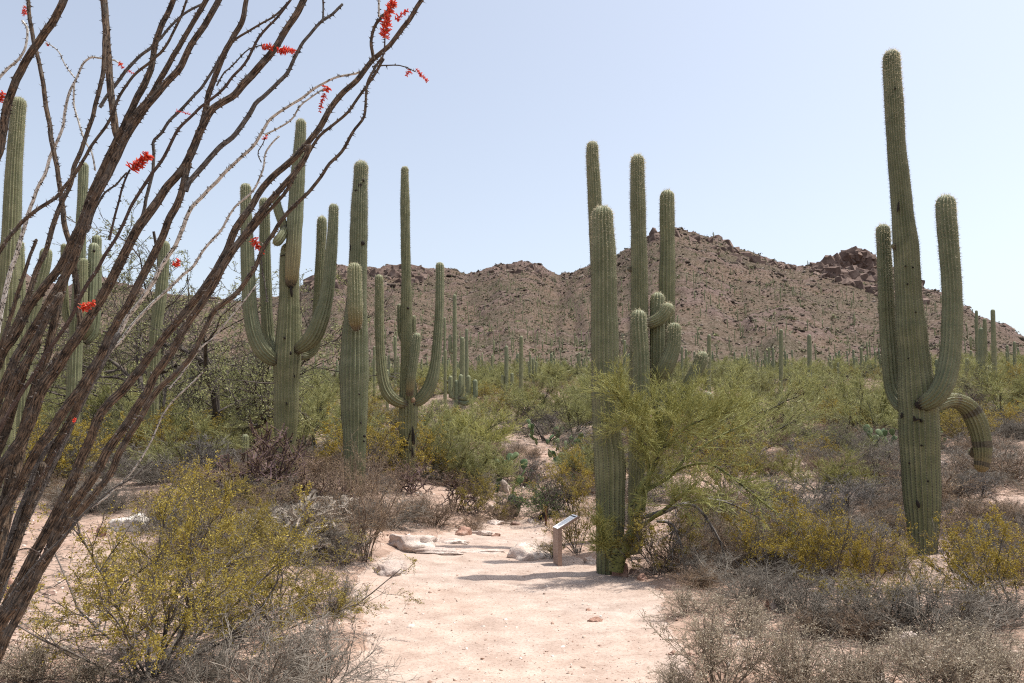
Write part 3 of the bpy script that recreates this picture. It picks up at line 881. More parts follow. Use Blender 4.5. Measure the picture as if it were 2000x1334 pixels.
rock(1550, 878, 890, 20, 'small white stone on the bare soil strip at right', M_ROCK_W, 32)
rock(1150, 1190, 1196, 14, 'small reddish stone sunk in the trail', M_ROCK_R, 33)
rock(1165, 1208, 1217, 34, 'flat reddish stone sunk in the near right part of the trail', M_ROCK_R, 34, .5)
rock(940, 1222, 1228, 18, 'flat white stone in the near part of the trail', M_ROCK_W, 35, .6)

def rubble(name, P3, S, mat, seed, flat=.5, box=True):
    """many small angular stones as one mesh"""
    rng = np.random.default_rng(seed)
    n = len(P3)
    C = np.array([(x, y, z) for z in (-1, 1) for y in (-1, 1) for x in (-1, 1)], float)
    V = C[None] * (1 - rng.uniform(0, .55, (n, 8, 1))) + rng.normal(0, .12, (n, 8, 3))
    V[:, 4:, :2] *= rng.uniform(.45, .95, (n, 1, 2))
    V[..., 2] *= flat
    a = rng.uniform(0, 2 * math.pi, n); ca, sa = np.cos(a)[:, None], np.sin(a)[:, None]
    X = V[..., 0] * rng.uniform(.7, 1.5, (n, 1)); Yv = V[..., 1]
    t = rng.normal(0, .25, (n, 1))
    Z = V[..., 2] + X * t
    W = np.stack([X * ca - Yv * sa, X * sa + Yv * ca, Z], -1) * np.asarray(S)[:, None, None] + P3[:, None, :]
    f = np.array([[0, 2, 3, 1], [4, 5, 7, 6], [0, 1, 5, 4], [2, 6, 7, 3], [0, 4, 6, 2], [1, 3, 7, 5]])
    Q = (f[None] + (np.arange(n) * 8)[:, None, None]).reshape(-1, 4)
    me = mk_mesh(name, W.reshape(-1, 3), quads=Q, mats=[mat], attrs={'rnd': np.repeat(rng.uniform(0, 1, n), 8)})
    return link(name, me, kind='stuff')

def rub_mat(name, cols):
    m, nt, b = new_mat(name)
    w = nt.nodes.new('ShaderNodeTexWhiteNoise'); w.noise_dimensions = '1D'
    nt.links.new(attr(nt, 'rnd'), w.inputs['W'])
    c = ramp(nt, w.outputs[0], [(i / (len(cols) - 1), k) for i, k in enumerate(cols)])
    nt.links.new(c, b.inputs['Base Color']); b.inputs['Roughness'].default_value = .95
    return m
M_RUB = rub_mat('hill_rubble', [(.050, .038, .028), (.075, .056, .042), (.105, .078, .060), (.14, .108, .085), (.25, .208, .175)])
M_PEB = rub_mat('trail_pebbles', [(.20, .11, .075), (.34, .22, .165), (.45, .34, .27), (.60, .50, .43), (.70, .63, .56)])

def build_rubble():
    rng = np.random.default_rng(7)
    # slopes
    n = 140000
    th = rng.uniform(-.63, .63, n); r = np.sqrt(rng.uniform(120 ** 2, 640 ** 2, n))
    rr = np.interp(th, _th_r, _rr)
    lg = ledge(r * np.sin(th), r * np.cos(th))
    dens = lg * .5 + vn(np.sin(th) * r * .02, np.cos(th) * r * .02, 5) * .7 + vn(np.sin(th) * r * .12, np.cos(th) * r * .12, 6) * .5
    s = (r - 150) / (rr - 150)
    k = (r < rr + 2) & (dens > rng.uniform(.35, 1.1, n) - .25 * np.clip(s, 0, 1))
    th, r, s, lg = th[k][:28000], r[k][:28000], s[k][:28000], lg[k][:28000]
    x = r * np.sin(th); y = r * np.cos(th); z = H(x, y)
    S = (1 + .9 * lg) * np.exp(rng.normal(-1.5, .55, len(x))) * (1 + .9 * np.clip(s, 0, 1) ** 2)
    S = np.clip(S * .72, .1, .95) * np.where((s > .72) & (rng.uniform(0, 1, len(x)) < .10), 2.3, 1)
    rubble('hillside_rubble', np.stack([x, y, z], 1), S, M_RUB, 8)
    # near soil
    n = 90000
    th = rng.uniform(-.66, .66, n); r = np.exp(rng.uniform(math.log(4.2), math.log(60), n))
    x = r * np.sin(th); y = r * np.cos(th)
    pw = path_w(x, y)
    k = (pw < .3) | (rng.uniform(0, 1, n) < .6)
    k &= (vn(x * .8, y * .8, 44) > rng.uniform(.1, .9, n))
    x, y, r, pw = x[k][:23000], y[k][:23000], r[k][:23000], pw[k][:23000]
    z = H(x, y) + .003 - np.where(pw > .5, 0, .0)
    S = np.exp(rng.normal(0, .55, len(x))) * (.0052 + .0006 * r) * np.where(pw > .3, .6, 1.0)
    rubble('gravel', np.stack([x, y, z + np.where(pw > .4, .012, 0)], 1), S, M_PEB, 9)
build_rubble()

BOULD = []
for i in range(6):
    import bmesh
    rg = random.Random(200 + i); bm = bmesh.new()
    for k in range(15):
        q = Vector((rg.uniform(-1, 1), rg.uniform(-1, 1), rg.uniform(-1, 1)))
        q = q * (1 / max(abs(q.x), abs(q.y), abs(q.z))) if k % 3 else q.normalized()
        bm.verts.new((q.x, q.y, q.z * 1.1))
    r_ = bmesh.ops.convex_hull(bm, input=bm.verts[:])
    bmesh.ops.delete(bm, geom=[g for g in r_['geom_interior'] if isinstance(g, bmesh.types.BMVert)], context='VERTS')
    me = bpy.data.meshes.new('boulder'); bm.to_mesh(me); bm.free(); me.materials.append(M_CRAG); BOULD.append(me)
def crag(label, top, bot, r0, n, seed, size):
    """rock pile between an upper and a lower outline (pixel polylines) at distance r0"""
    rng = random.Random(seed)
    tu = [q[0] for q in top]; tv = [q[1] for q in top]; bu = [q[0] for q in bot]; bv = [q[1] for q in bot]
    c = P(sum(tu) / len(tu), sum(bv) / len(bv), r0)
    root = empty('rock_crag', c, label, 'rocky crag')
    for i in range(n):
        u = rng.uniform(min(tu), max(tu))
        f = rng.random() ** .9
        if i < n * .3: f = rng.uniform(0, .12)
        v = np.interp(u, tu, tv) * (1 - f) + np.interp(u, bu, bv) * f
        y = r0
        hp = hit(u, v + 3)
        if hp is not None and hp[1] < r0: y = hp[1]
        if f < .12 and (hp is None or hp[1] > r0 - 40): y = r0
        p = P(u, v + 4, y)
        s = size * rng.uniform(.55, 1.3)
        o = bpy.data.objects.new('boulder', rng.choice(BOULD)); COL.objects.link(o); o.parent = root
        o.location = Vector(p - c); o.location.y += s * .5
        o.scale = (s * rng.uniform(.8, 1.3), s, s * rng.uniform(.7, 1.15)); o.rotation_euler = (rng.uniform(-.4, .4), rng.uniform(-.4, .4), rng.uniform(0, 6.28))
crag('craggy red rock outcrop on the ridge just left of the tall right saguaro', [(1588, 522), (1620, 509), (1650, 497), (1668, 490), (1690, 489), (1702, 505), (1745, 527), (1795, 552)],
     [(1588, 530), (1620, 540), (1680, 560), (1745, 588), (1795, 602)], 476, 280, 3, 3.5)
crag('dark rocky rim on the summit of the highest hill', [(1268, 456), (1300, 449), (1340, 450), (1400, 465), (1440, 483), (1490, 503), (1560, 520)],
     [(1268, 468), (1300, 462), (1340, 466), (1400, 492), (1440, 508), (1490, 518), (1560, 528)], 478, 90, 4, 2.5)
crag('flat-topped cliff on the ridge behind the slender U-armed saguaro', [(715, 526), (760, 525), (800, 523), (838, 526)],
     [(715, 534), (760, 548), (800, 556), (838, 538)], 565, 70, 5, 3.6)
crag('rocky shoulder of the ridge behind the candelabra and bottle-shaped saguaros', [(604, 552), (625, 534), (655, 521), (700, 523)],
     [(604, 562), (625, 560), (655, 562), (700, 550)], 585, 60, 6, 3.6)
crag('rounded rocky knoll in the middle of the ridge', [(960, 522), (1000, 516), (1040, 516), (1070, 530)],
     [(960, 530), (1000, 530), (1040, 532), (1070, 540)], 530, 45, 7, 2.2)

# ------------------------------------------------------------------ twiggy plants
def tubes(p0, p1, r0, r1, sides=3):
    """many short prisms in one vertex array"""
    d = p1 - p0
    d = d / (np.linalg.norm(d, axis=1)[:, None] + 1e-9)
    ref = np.where(np.abs(d[:, 2:3]) > 0.9, np.array([[1.0, 0, 0]]), np.array([[0, 0, 1.0]]))
    a = np.cross(d, ref); a /= np.linalg.norm(a, axis=1)[:, None] + 1e-9
    b = np.cross(d, a)
    n = len(p0)
    V = np.empty((n, 2, sides, 3))
    for k in range(sides):
        o = math.cos(2 * math.pi * k / sides) * a + math.sin(2 * math.pi * k / sides) * b
        V[:, 0, k] = p0 + o * r0[:, None]
        V[:, 1, k] = p1 + o * r1[:, None]
    base = (np.arange(n) * 2 * sides)[:, None]
    qs = []
    for k in range(sides):
        k2 = (k + 1) % sides
        qs.append(np.concatenate([base + k, base + k2, base + sides + k2, base + sides + k], 1))
    return V.reshape(-1, 3), np.vstack(qs)

class Wood:
    def __init__(self, seed):
        self.rng = np.random.default_rng(seed)
        self.segs = []          # (p0, p1, r0, r1)
        self.levels = []        # (P[n,k+1,3], R[n,k+1])
    def grow(self, O, D, L, R, k=5, wander=0.15, up=0.03, taper=0.5, droop=0.0, keep=True):
        rng = self.rng
        n = len(O)
        L = np.broadcast_to(L, n); R = np.broadcast_to(R, n)
        D = D / np.linalg.norm(D, axis=1)[:, None]
        pts = [O]; p = O
        for i in range(k):
            D = D + wander * rng.normal(size=(n, 3)) + np.array([0, 0, up - droop * (i / k)])
            D = D / np.linalg.norm(D, axis=1)[:, None]
            p = p + D * (L / k)[:, None]
            pts.append(p)
        Pn = np.stack(pts, 1)
        t = np.linspace(0, 1, k + 1)
        Rn = R[:, None] * (1 - (1 - taper) * t[None, :])
        if keep:
            self.levels.append((Pn, Rn))
            self.segs.append((Pn[:, :-1].reshape(-1, 3), Pn[:, 1:].reshape(-1, 3), Rn[:, :-1].ravel(), Rn[:, 1:].ravel()))
        return Pn, Rn
    def kids(self, Pn, Rn, m, t0=0.25, t1=1.0, spread=0.8, rr=0.6, up=0.0):
        """starting points and directions of m children on every branch"""
        rng = self.rng
        n, k1, _ = Pn.shape
        t = rng.uniform(t0, t1, (n, m)) * (k1 - 1)
        i = np.minimum(t.astype(int), k1 - 2); f = (t - i)[..., None]
        idx = np.arange(n)[:, None]
        O = Pn[idx, i] * (1 - f) + Pn[idx, i + 1] * f
        D = Pn[idx, i + 1] - Pn[idx, i]
        D = D / (np.linalg.norm(D, axis=2)[..., None] + 1e-9)
        D = D + spread * rng.normal(size=D.shape) + np.array([0, 0, up])
        r = (Rn[idx, i] * (1 - f[..., 0]) + Rn[idx, i + 1] * f[..., 0]) * rr
        return O.reshape(-1, 3), D.reshape(-1, 3), r.ravel()
    def limb(self, pts, r):
        """a traced limb: rows of points with radii"""
        c = catmull(np.column_stack([pts, r]), 5)
        self.segs.append((c[:-1, :3], c[1:, :3], c[:-1, 3], c[1:, 3]))
        return c
    def mesh(self, name, mat, sides=3, min_r=0.0):
        p0 = np.vstack([s[0] for s in self.segs]); p1 = np.vstack([s[1] for s in self.segs])
        r0 = np.concatenate([s[2] for s in self.segs]); r1 = np.concatenate([s[3] for s in self.segs])
        r0 = np.maximum(r0, min_r); r1 = np.maximum(r1, min_r)
        big = r0 > 0.02
        Vs, Qs, off = [], [], 0
        for mk, sd in ((~big, sides), (big, 8)):
            if mk.any():
                V, q = tubes(p0[mk], p1[mk] + (p1[mk] - p0[mk]) * 0.03, r0[mk], r1[mk], sd)
                Vs.append(V); Qs.append(q + off); off += len(V)
        return mk_mesh(name, np.vstack(Vs), quads=np.vstack(Qs), mats=[mat], smooth=True)

def leaves_on(rng, Pn, per, size, jitter=0.01, aspect=0.5, t0=0.1, tri=False, updir=0.0, clump=0.0):
    """small leaf faces scattered along the given twigs"""
    n, k1, _ = Pn.shape
    t = rng.uniform(t0, 1, (n, per)) * (k1 - 1)
    i = np.minimum(t.astype(int), k1 - 2); f = (t - i)[..., None]
    idx = np.arange(n)[:, None]
    C = (Pn[idx, i] * (1 - f) + Pn[idx, i + 1] * f).reshape(-1, 3)
    C = C + rng.normal(0, jitter, C.shape)
    if clump:
        q = vn(C[:, 0] * clump + C[:, 2] * clump * .7, C[:, 1] * clump - C[:, 2] * clump * .6, 3.3)
        C = C[q > rng.uniform(.22, .78, len(C))]
    m = len(C)
    a = rng.normal(size=(m, 3)) + np.array([0, 0, updir]); a /= np.linalg.norm(a, axis=1)[:, None]
    b = np.cross(a, rng.normal(size=(m, 3))); b /= np.linalg.norm(b, axis=1)[:, None] + 1e-9
    s = size * rng.uniform(.6, 1.3, (m, 1))
    a = a * s; b = b * s * aspect
    if tri:
        V = np.stack([C - b * .5, C + b * .5, C + a], 1)
    else:
        V = np.stack([C, C + a * .5 + b * .5, C + a, C + a * .5 - b * .5], 1)
    return V, rng.uniform(0, 1, m)

def leaf_mesh(name, VR, mat):
    V = VR[0] if isinstance(VR, tuple) else None
    V, r = VR
    k = V.shape[1]
    F = np.arange(len(V) * k).reshape(-1, k)
    at = {'rnd': np.repeat(r, k)}
    if k == 3: return mk_mesh(name, V.reshape(-1, 3), tris=F, mats=[mat], attrs=at)
    return mk_mesh(name, V.reshape(-1, 3), quads=F, mats=[mat], attrs=at)

def fan(rng, n, lo, hi, spread_r=0.05):
    """directions leaning lo..hi degrees off the vertical, starting near the root"""
    a = rng.uniform(0, 2 * math.pi, n)
    t = np.radians(rng.uniform(lo, hi, n))
    D = np.stack([np.sin(t) * np.cos(a), np.sin(t) * np.sin(a), np.cos(t)], 1)
    O = np.stack([np.cos(a), np.sin(a), a * 0], 1) * rng.uniform(0, spread_r, (n, 1))
    O[:, 2] = -0.04
    return O, D

M_CRE_W = bark_mat('creosote_bark', (.045, .038, .032), (.17, .145, .125), 12)
M_CRE_L = leaf_mat('creosote_leaves', (.165, .132, .022), (.29, .225, .038), (.43, .345, .075), 0.3)
M_CRE_L2 = leaf_mat('creosote_leaves_ochre', (.22, .155, .02), (.36, .265, .035), (.48, .375, .06), 0.3)
M_GREY_W = bark_mat('bursage_twigs', (.085, .073, .058), (.25, .222, .186), 8)
M_TAN_W = bark_mat('dry_tan_twigs', (.085, .056, .040), (.26, .19, .135), 8)
M_TAN_L = leaf_mat('dry_seed_heads', (.18, .115, .055), (.34, .235, .13), (.48, .38, .23), 0.25)
M_BRI_L = leaf_mat('brittlebush_leaves', (.26, .215, .145), (.40, .345, .25), (.58, .52, .40), 0.2)
M_BRI_W = bark_mat('brittlebush_stems', (.10, .075, .055), (.35, .285, .215), 10)
M_PV_W = bark_mat('palo_verde_twigs', (.16, .165, .045), (.33, .33, .13), 5)
M_PV_L = leaf_mat('palo_verde_needles', (.185, .182, .05), (.295, .285, .085), (.43, .41, .15), 0.25)
M_PV_D = bark_mat('palo_verde_trunk_grey', (.06, .052, .042), (.15, .14, .09), 5)
M_PVF_L = leaf_mat('far_palo_verde_green', (.17, .172, .06), (.275, .275, .105), (.41, .40, .175), 0.3)
M_MES_W = bark_mat('mesquite_bark', (.035, .028, .024), (.12, .10, .085), 6)
M_MES_L = leaf_mat('mesquite_leaves', (.16, .175, .075), (.26, .27, .12), (.40, .39, .18), 0.35)
M_GRN_L = leaf_mat('bright_green_leaves', (.05, .10, .025), (.09, .155, .038), (.16, .23, .07), 0.35)
M_DRY_W = bark_mat('dead_wood', (.05, .042, .038), (.22, .20, .185), 7)
M_CHO = bark_mat('purple_cholla_joints', (.05, .03, .034), (.155, .10, .10), 14)
M_CHO2 = bark_mat('pale_cholla_joints', (.13, .10, .075), (.42, .36, .30), 20)

def plant(root_name, wood, wood_mat, leaf=None, leaf_mat_=None, label=None, cat=None, wname='branches', lname='foliage', sides=3, loc=(0, 0, -500), min_r=0.0):
    e = empty(root_name, loc, label, cat)
    link(wname, wood.mesh(root_name + '_branches', wood_mat, sides, min_r), e)
    if leaf is not None:
        link(lname, leaf_mesh(root_name + '_foliage', leaf, leaf_mat_), e)
    return e

def mk_creosote(seed, n=14, hgt=1.2, k2=9, k3=8, per=26, size=0.023, mat=None, lo=8, hi=58, tri=False, r=0.011):
    w = Wood(seed); rng = w.rng
    O, D = fan(rng, n, lo, hi, 0.09)
    P1, R1 = w.grow(O, D, hgt * rng.uniform(.7, 1.1, n), r * rng.uniform(.7, 1.2, n), 7, .16, .035, .45)
    O, D, R = w.kids(P1, R1, k2, .28, 1, .55, .6, .15)
    P2, R2 = w.grow(O, D, hgt * .34 * rng.uniform(.5, 1.2, len(O)), R, 4, .2, .04, .45)
    O, D, R = w.kids(P2, R2, k3, .2, 1, .7, .6, .1)
    P3, R3 = w.grow(O, D, hgt * .13 * rng.uniform(.5, 1.3, len(O)), np.maximum(R, .0011), 2, .3, .03, .6)
    V = leaves_on(rng, P3, per, size, .008, .55, tri=tri, clump=7.0)
    return plant('creosote_bush', w, M_CRE_W, V, mat or M_CRE_L, min_r=.0012)

def mk_bursage(seed, n=34, hgt=0.5, k2=8, k3=6, mat=None, lo=5, hi=80, leaf=None, per=2, size=0.01, min_r=.0012, name='bursage_bush', r=.005, up=.03):
    w = Wood(seed); rng = w.rng
    O, D = fan(rng, n, lo, hi, 0.07)
    P1, R1 = w.grow(O, D, hgt * rng.uniform(.7, 1.1, n), r, 6, .2, up, .5)
    O, D, R = w.kids(P1, R1, k2, .2, 1, .6, .6, .05)
    P2, R2 = w.grow(O, D, hgt * .38 * rng.uniform(.5, 1.2, len(O)), R, 4, .28, .03, .5)
    O, D, R = w.kids(P2, R2, k3, .2, 1, .75, .6, .05)
    P3, R3 = w.grow(O, D, hgt * .17 * rng.uniform(.5, 1.3, len(O)), R, 2, .35, .02, .7)
    V = leaves_on(rng, P3, per, size, .006, .5) if leaf else None
    return plant(name, w, mat or M_GREY_W, V, leaf, min_r=min_r)

def mk_paloverde(seed, hgt=3.2, lmat=None, wmat=None, n=7, k2=9, k3=9, k4=14, per=0, tw=0.0062, lo=12, hi=55, name='palo_verde_tree', size=.03, nl=3):
    w = Wood(seed); rng = w.rng
    O, D = fan(rng, n, lo, hi, 0.12)
    P1, R1 = w.grow(O, D, hgt * .62 * rng.uniform(.7, 1.1, n), .04 * hgt / 3, 7, .17, .02, .4)
    O, D, R = w.kids(P1, R1, k2, .3, 1, .6, .55, .12)
    P2, R2 = w.grow(O, D, hgt * .30 * rng.uniform(.5, 1.2, len(O)), R, 5, .16, .03, .35)
    O, D, R = w.kids(P2, R2, k3, .2, 1, .55, .5, .18)
    P3, R3 = w.grow(O, D, hgt * .15 * rng.uniform(.5, 1.3, len(O)), np.minimum(R, .006), 3, .14, .03, .5)
    O, D, R = w.kids(P3, R3, k4, .0, 1, .55, .6, .22)
    # the needle-like green twiglets are the foliage
    d = D / np.linalg.norm(D, axis=1)[:, None]
    L = hgt * .065 * rng.uniform(.4, 1.3, len(O))
    wd = np.cross(d, rng.normal(size=d.shape)); wd /= np.linalg.norm(wd, axis=1)[:, None] + 1e-9
    wd *= tw
    V = np.stack([O - wd, O + wd, O + d * L[:, None] + wd * .5, O + d * L[:, None] - wd * .5], 1)
    rn = rng.uniform(0, 1, len(O))
    if per:
        V2, rn2 = leaves_on(rng, P3, per, size, .012 * hgt, .5)
        V = np.concatenate([V, V2]); rn = np.concatenate([rn, rn2])
    return plant(name, w, wmat or M_PV_D, (V, rn), lmat or M_PVF_L, min_r=.003)

def mk_mesquite(seed, hgt=3.5, n=5, k2=8, k3=8, k4=6, per=28, size=.026, lmat=None, wmat=None, lo=15, hi=60, name='mesquite_tree', wander=.24, r=.038):
    w = Wood(seed); rng = w.rng
    O, D = fan(rng, n, lo, hi, 0.1)
    P1, R1 = w.grow(O, D, hgt * .65 * rng.uniform(.7, 1.1, n), r * hgt / 3.5, 8, wander, .03, .4)
    O, D, R = w.kids(P1, R1, k2, .25, 1, .8, .55, .1)
    P2, R2 = w.grow(O, D, hgt * .32 * rng.uniform(.5, 1.2, len(O)), R, 5, .25, .02, .35)
    O, D, R = w.kids(P2, R2, k3, .2, 1, .8, .5, .05)
    P3, R3 = w.grow(O, D, hgt * .14 * rng.uniform(.5, 1.3, len(O)), np.minimum(R, .007), 3, .25, .0, .5)
    O, D, R = w.kids(P3, R3, k4, .1, 1, .7, .6, .0)
    P4, R4 = w.grow(O, D, hgt * .05 * rng.uniform(.5, 1.3, len(O)), .0022, 2, .2, -.02, .6)
    V = leaves_on(rng, P4, per, size, .012, .35, clump=2.6) if per else None
    return plant(name, w, wmat or M_MES_W, V, lmat or M_MES_L, min_r=.0025)

def mk_cholla(seed, hgt=1.2, n=5, mat=None, r=.0115, m=3, lv=3, k=14, smat=None):
    """jointed cylindrical stems that fork at wide angles"""
    w = Wood(seed); rng = w.rng
    O, D = fan(rng, n, 5, 45, 0.06)
    Pn, Rn = w.grow(O, D, hgt * .5 * rng.uniform(.6, 1.1, n), r * 1.25, 4, .2, .05, .85)
    for l in range(lv):
        O, D, R = w.kids(Pn, Rn, m, .35, 1.0, .95, .85, .12)
        Pn, Rn = w.grow(O, D, hgt * (.26 - .05 * l) * rng.uniform(.6, 1.2, len(O)), np.maximum(R, r * .55), 3, .22, .03, .85)
    # short spines all over
    p0 = np.vstack([s[0] for s in w.segs]); p1 = np.vstack([s[1] for s in w.segs]); rr = np.concatenate([s[2] for s in w.segs])
    t = rng.uniform(0, 1, (len(p0), k, 1))
    B = (p0[:, None] * (1 - t) + p1[:, None] * t).reshape(-1, 3)
    d = rng.normal(size=B.shape); ax = np.repeat((p1 - p0) / (np.linalg.norm(p1 - p0, axis=1)[:, None] + 1e-9), k, 0)
    d -= ax * (d * ax).sum(1)[:, None]; d /= np.linalg.norm(d, axis=1)[:, None]
    R = np.repeat(rr, k)[:, None]
    wdt = ax * .0018
    tip = B + d * (R + .022)
    V = np.stack([B + d * R * .8 - wdt, B + d * R * .8 + wdt, tip], 1)
    e = empty('cholla_cactus', (0, 0, -500))
    link('joints', w.mesh('cholla_joints', mat or M_CHO, 6), e)
    link('spines', leaf_mesh('cholla_spines', (V, rng.uniform(0, 1, len(V))), smat or M_TAN_L), e, kind='stuff')
    return e

# prickly pear: flat oval pads
def pear_mat():
    m, nt, b = new_mat('prickly_pear_pad')
    co = objco(nt)
    c = ramp(nt, noise(nt, 6, co, 3), [(0.35, (.065, .10, .045)), (0.65, (.13, .18, .085))])
    vo = nt.nodes.new('ShaderNodeTexVoronoi'); vo.inputs['Scale'].default_value = 38
    nt.links.new(co, vo.inputs['Vector'])
    c = mixc(nt, ramp(nt, vo.outputs['Distance'], [(0.12, 0.8), (0.2, 0.0)]), c, (.33, .28, .16))
    c = mixc(nt, 1.0, c, ramp(nt, obj_random(nt), [(0, (.75, .85, .8)), (1, (1.25, 1.12, 1.0))]), 'MULTIPLY')
    nt.links.new(c, b.inputs['Base Color']); b.inputs['Roughness'].default_value = 0.5
    return m
M_PEAR = pear_mat()
def pad_mesh():
    nu, nv = 16, 9
    V = []
    for j in range(nv):
        f = j / (nv - 1); ph = -math.pi / 2 + math.pi * f
        for i in range(nu):
            a = 2 * math.pi * i / nu
            ce = math.copysign(abs(math.cos(ph)) ** .8, 1)
            zz = 0.5 + 0.5 * math.sin(ph)
            wdt = 0.40 * ce * (0.62 + 0.5 * zz)
            V.append((wdt * math.cos(a), 0.085 * ce * math.sin(a) , zz))
    V = np.array(V)
    i = np.arange(nv - 1)[:, None]; j = np.arange(nu)[None, :]; j2 = (j + 1) % nu
    q = np.stack([i * nu + j, i * nu + j2, (i + 1) * nu + j2, (i + 1) * nu + j], -1).reshape(-1, 4)
    return mk_mesh('prickly_pear_pad', V, quads=q, mats=[M_PEAR], smooth=True)
PAD = pad_mesh()
def prickly_pear(loc, size, n, seed, label, group=None, pad=0.24, spread=0.35):
    rng = random.Random(seed)
    root = empty('prickly_pear', loc, label, 'prickly pear cactus', group)
    placed = []
    for i in range(n):
        if i < max(3, n // 5):
            p = Vector((rng.uniform(-spread, spread) * size, rng.uniform(-spread, spread) * size * .6, -0.03))
            up = Vector((p.x * .8, p.y * .8, 1)).normalized()
        else:
            q, upq, s = rng.choice(placed[-max(6, n // 2):])
            side = rng.uniform(-.42, .42)
            p = q + upq * s * rng.uniform(.86, .97) + Vector((side * s * .6, rng.uniform(-.05, .05) * s, 0))
            if p.z > size * 1.0: continue
            up = (upq + Vector((side * 1.5 + rng.uniform(-.25, .25), rng.uniform(-.5, .5), .15))).normalized()
        s = pad * rng.uniform(.75, 1.15)
        yaw = rng.uniform(-1.1, 1.1)
        o = bpy.data.objects.new('pad', PAD); COL.objects.link(o); o.parent = root
        qn = up.to_track_quat('Z', 'Y') @ Matrix.Rotation(yaw, 3, 'Z').to_quaternion()
        o.location = p; o.rotation_mode = 'QUATERNION'; o.rotation_quaternion = qn
        o.scale = (s, s, s)
        placed.append((p, up, s))
    return root

# ------------------------------------------------------------------ plant sources (one of each kind; copies share their meshes)
CRE = [mk_creosote(21), mk_creosote(22, n=11, hi=65), mk_creosote(23, n=16, hi=50, k2=7)]
CRE_O = [mk_creosote(24, mat=M_CRE_L2), mk_creosote(25, n=12, mat=M_CRE_L2, hi=62)]
CRE_BIG = mk_creosote(26, n=17, hgt=1.25, k2=11, k3=10, per=46, size=.0145, hi=66, r=.012)
BUR = [mk_bursage(31), mk_bursage(32, hi=70)]
BUR_T = [mk_bursage(33, mat=M_TAN_W, leaf=M_TAN_L, per=3, name='dry_desert_shrub', lo=2, hi=60), mk_bursage(34, mat=M_TAN_W, leaf=M_TAN_L, per=2, name='dry_desert_shrub', hi=75)]
TALL_T = mk_bursage(35, n=16, hgt=1.1, mat=M_TAN_W, leaf=M_TAN_L, per=4, name='dry_desert_shrub', lo=0, hi=42, r=.008, size=.013)
BRI = [mk_bursage(36, n=36, mat=M_BRI_W, leaf=M_BRI_L, per=4, size=.014, name='brittlebush', k3=5, hi=68), mk_bursage(37, n=30, mat=M_BRI_W, leaf=M_BRI_L, per=4, size=.015, name='brittlebush', k3=5, hi=75)]
PVF = [mk_paloverde(41), mk_paloverde(42, n=7, hi=65), mk_paloverde(43, n=5, k2=8, hi=60)]
PVB = mk_paloverde(44, lmat=M_PV_L, n=7, hi=70)
MES = [mk_mesquite(51), mk_mesquite(52, n=5)]
GRN = mk_mesquite(53, hgt=1.3, n=9, per=9, size=.032, lmat=M_GRN_L, hi=75, name='green_shrub', k4=3)
DARKS = mk_mesquite(54, hgt=2.0, n=7, per=6, size=.028, lmat=M_MES_L, hi=70, name='desert_shrub', k4=3)
DEAD = [mk_mesquite(55, hgt=1.6, n=6, per=0, wmat=M_DRY_W, hi=75, name='dead_shrub', k4=4), mk_mesquite(56, hgt=1.6, n=7, per=0, wmat=M_DRY_W, hi=80, name='dead_shrub', k4=4, wander=.3)]
CHO = [mk_cholla(61), mk_cholla(62, n=7)]
CHO_P = mk_cholla(63, hgt=1.0, n=7, mat=M_CHO2, r=.015, m=3, k=26, smat=leaf_mat('pale_cholla_spines', (.40, .34, .26), (.58, .52, .43), (.72, .67, .58), .3))

_kind = {}
for o in CRE + CRE_O + [CRE_BIG]: _kind[o.name] = ('creosote bush', 1.25)
for o in BUR: _kind[o.name] = ('bursage bush', .55)
for o in BUR_T: _kind[o.name] = ('shrub', .6)
_kind[TALL_T.name] = ('shrub', 1.2)
for o in BRI: _kind[o.name] = ('brittlebush', .6)
for o in PVF + [PVB]: _kind[o.name] = ('palo verde tree', 3.0)
for o in MES: _kind[o.name] = ('mesquite tree', 3.4)
_kind[GRN.name] = ('shrub', 1.2)
_kind[DARKS.name] = ('shrub', 1.9)
for o in DEAD: _kind[o.name] = ('dead shrub', 1.5)
for o in CHO: _kind[o.name] = ('cholla cactus', 1.2)
_kind[CHO_P.name] = ('cholla cactus', 1.0)
_used = set()
PR = random.Random(5)

def put(src, loc, size, label, group=None, rz=None, wide=1.0, tilt=0.06):
    """size = plant height in metres"""
    if isinstance(src, list): src = PR.choice(src)
    cat, h = _kind[src.name]
    s = size / h
    rz = PR.uniform(0, 6.28) if rz is None else rz
    if src.name in _used:
        o = dup(src, loc, rz, 1.0, label, group)
    else:
        _used.add(src.name); o = src
        o.location = loc; o.rotation_euler = (0, 0, rz)
        o['label'] = label
        if group: o['group'] = group
    o['category'] = cat
    o.scale = (s * wide, s * wide, s)
    o.rotation_euler = (PR.uniform(-tilt, tilt), PR.uniform(-tilt, tilt), rz)
    return o

def at(src, u, v, hpx, label, group=None, wide=1.0, rz=None, Y=None):
    """a plant whose foot shows at pixel (u, v) and which stands hpx pixels tall"""
    p = hit(u, v) if Y is None else ground_pt(u, Y, v)
    size = hpx * p[1] / FPX
    return put(src, p, size, label, group, rz, wide)

